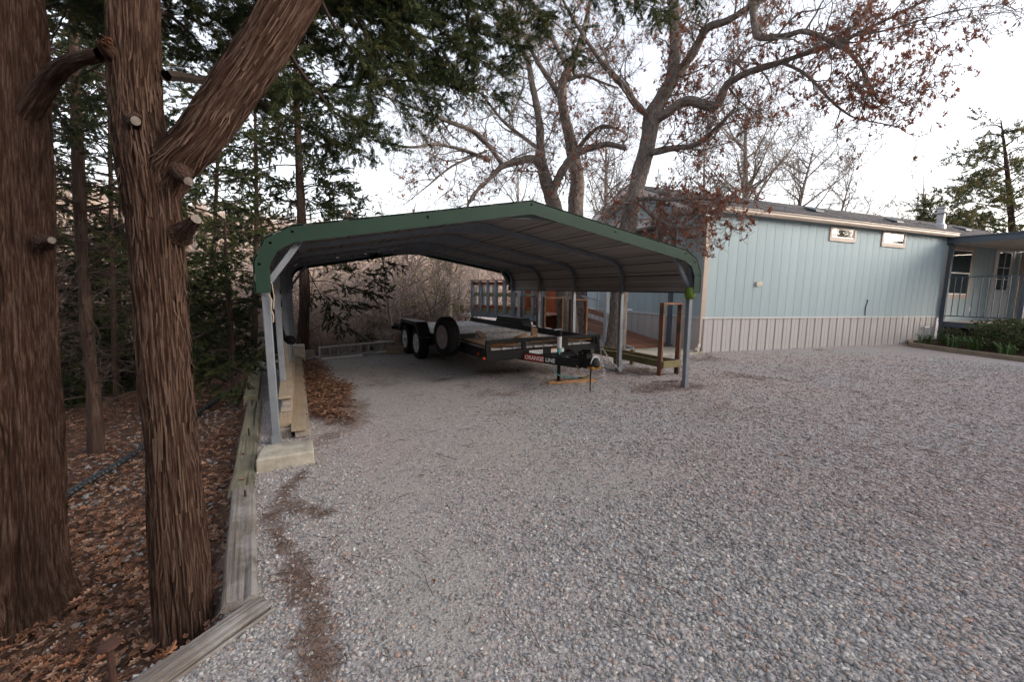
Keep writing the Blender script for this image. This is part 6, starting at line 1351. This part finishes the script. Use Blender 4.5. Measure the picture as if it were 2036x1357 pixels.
# ---- thicket down the bank and on the hill ----
def sapling(seed, H_=4., leaf=True, dense=1.):
    global rnd, rng
    k0, k1 = rnd, rng; rnd = random.Random(seed); rng = np.random.default_rng(seed)
    mb = MB(); tips = []
    for st in range(rnd.choice((1, 2, 3))):
        p = np.array([rnd.uniform(-.2, .2), rnd.uniform(-.2, .2), -.2]); q = wander(p, unit(np.array([rnd.gauss(0, .22), rnd.gauss(0, .22), 1])), H_*rnd.uniform(.7, 1.05), 10, .09, .08); rr = np.linspace(.05, .010, 11)*rnd.uniform(.5, 1.4); mb.tube(q, rr, 4, False)
        for k in range(int(22*dense)):
            i = rnd.randint(2, 9); d = unit(np.array([rnd.gauss(0, 1), rnd.gauss(0, 1), rnd.uniform(.1, 1.4)])); s_ = wander(q[i], d, rnd.uniform(.5, 1.5)*H_/4, 5, .18, .08); mb.tube(s_, np.linspace(.018, .007, 6), 3, False)
            for j in range(5):
                i2 = rnd.randint(1, 4); e = unit(d+np.array([rnd.gauss(0, .7), rnd.gauss(0, .7), rnd.gauss(0, .5)])); w2 = wander(s_[i2], e, rnd.uniform(.2, .7)*H_/4, 3, .2, .05); mb.tube(w2, [.0085, .007, .006, .0045], 3, False); tips.append(w2[-1]); tips.append(w2[1])
    wood = mb.mesh('sapling'); lm = MB()
    for t in tips:
        for k in range(2):
            if rnd.random() < .8:
                a = unit(np.array([rnd.gauss(0, 1), rnd.gauss(0, 1), rnd.gauss(0, .6)])); b = unit(np.cross(a, (rnd.gauss(0, 1), rnd.gauss(0, 1), rnd.gauss(0, 1)))); sz = rnd.uniform(.035, .075)*H_/4; c0 = t+np.array([rnd.gauss(0, .06), rnd.gauss(0, .06), rnd.gauss(0, .06)]); lm.add([c0, c0+a*sz*.5+b*sz*.35, c0+a*sz, c0+a*sz*.5-b*sz*.35], [(0, 1, 2, 3)])
    leaf_ = lm.mesh('sapling_leaves'); rnd, rng = k0, k1; return wood, leaf_
M_thw = M_leafy('thicket_wood', [(.20, .15, .13), (.36, .30, .27), (.50, .45, .42), (.28, .20, .165), (.42, .35, .315)], .95, 0.)
M_thl = M_leafy('thicket_leaf', [(.42, .20, .12), (.52, .32, .24), (.30, .13, .09), (.50, .38, .22), (.30, .28, .10), (.56, .38, .30), (.44, .24, .19)], .9, .3)
SW, SLv = [], []
for i in range(6):
    a_, b_ = sapling(300+i); SW.append(proto('sapling_%d' % i, a_, M_thw)); SLv.append(proto('saplingleaf_%d' % i, b_, M_thl))
def woods(name, n, d0, d1, h0, h1, az0, az1, sc, pw=1., leafp=1., exclude=None):
    az = rng.uniform(az0, az1, n*3); dd_ = d0+(d1-d0)*rng.uniform(0, 1, n*3)**pw; X = np.sin(az)*dd_; Y = np.cos(az)*dd_; e = edge_dist(X, Y); k = e > 1.3
    if exclude is not None: k &= ~exclude(X, Y)
    X, Y = X[k][:n], Y[k][:n]; Z = terrain(X, Y, False)-.1; m_ = len(X); P_ = np.c_[X, Y, Z]; rot = np.c_[rng.normal(0, .06, m_), rng.normal(0, .06, m_), rng.uniform(0, 6.28, m_)]; s_ = rng.uniform(h0, h1, m_)*sc; ix = rng.integers(0, 6, m_)
    o = scatter(name, P_, rot, s_, ix, SW, M_thw); o['kind'] = 'stuff'; q = rng.uniform(size=m_) < leafp
    o2 = scatter(name+'_leaves', P_[q], rot[q], s_[q], ix[q], SLv, M_thl); o2['kind'] = 'stuff'
inhouse = lambda X, Y: ((X > 4.2) & (Y < 24)) | ((X > -2.5) & (X < 1.6) & (Y < 13.2))
woods('thicket', 620, 11.8, 40, .5, 1.1, R(-42), R(32), 1., 1.2, .62, inhouse)
woods('undergrowth', 620, 10.8, 26, .22, .45, R(-42), R(30), 1., 1.1, .75, inhouse)
woods('hill_woods', 3400, 38, 170, .9, 1.6, R(-48), R(30), 1.35, 1.35, .9, lambda X, Y: (X > 3) & (Y < 34))
woods('far_woods', 500, 40, 120, .9, 1.4, R(30), R(75), .9, 1.2, .5, lambda X, Y: Y < 26)
# evergreen scrub among the bare stems
k = 130; az = rng.uniform(R(-40), R(24), k*3); dd_ = rng.uniform(13, 34, k*3); X = np.sin(az)*dd_; Y = np.cos(az)*dd_; q = (edge_dist(X, Y) > 2) & ~inhouse(X, Y); X, Y = X[q][:k], Y[q][:k]; Pq = []; Dq = []
for x, y in zip(X, Y):
    z = float(terrain(np.array([x]), np.array([y]), False)[0]); hh = rnd.uniform(.7, 2.2)
    for j in range(70): t = rnd.random(); a = rnd.uniform(0, 6.28); r_ = hh*.42*(1-t)*rnd.uniform(.3, 1); Pq.append((x+math.cos(a)*r_, y+math.sin(a)*r_, z+t*hh)); Dq.append((math.cos(a), math.sin(a), rnd.uniform(.1, .9)))
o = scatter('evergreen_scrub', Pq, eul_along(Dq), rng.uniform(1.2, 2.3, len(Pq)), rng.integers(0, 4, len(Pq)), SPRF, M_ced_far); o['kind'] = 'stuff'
# the woods on the other side of the drive, behind the photographer (seen in the window panes)
az = rng.uniform(R(95), R(265), 170); dd_ = rng.uniform(17, 34, 170); P_ = np.c_[np.sin(az)*dd_+4, np.cos(az)*dd_, np.zeros(170)]
ix = rng.integers(0, 6, 170); rt_ = np.c_[np.zeros(170), np.zeros(170), rng.uniform(0, 6.28, 170)]; sc_ = rng.uniform(1.3, 2.1, 170)
o = scatter('roadside_woods', P_, rt_, sc_, ix, SW, M_thw); o['kind'] = 'stuff'; o = scatter('roadside_woods_leaves', P_, rt_, sc_, ix, SLv, M_thl); o['kind'] = 'stuff'
P_ = []; D_ = []
for k in range(110):
    a = R(rnd.uniform(100, 260)); d0 = rnd.uniform(15, 30); x, y = math.sin(a)*d0+5, math.cos(a)*d0; hh = rnd.uniform(5, 9)
    for j in range(230):
        t_ = rnd.random(); b_ = rnd.uniform(0, 6.28); r_ = hh*.3*(1.05-t_)*rnd.uniform(.3, 1); P_.append((x+math.cos(b_)*r_, y+math.sin(b_)*r_, .4+t_*hh)); D_.append((math.cos(b_), math.sin(b_), rnd.uniform(-.2, .6)))
o = scatter('roadside_evergreens', P_, eul_along(D_), rng.uniform(4, 7.5, len(P_)), rng.integers(0, 4, len(P_)), SPRF, M_ced_far); o['kind'] = 'stuff'
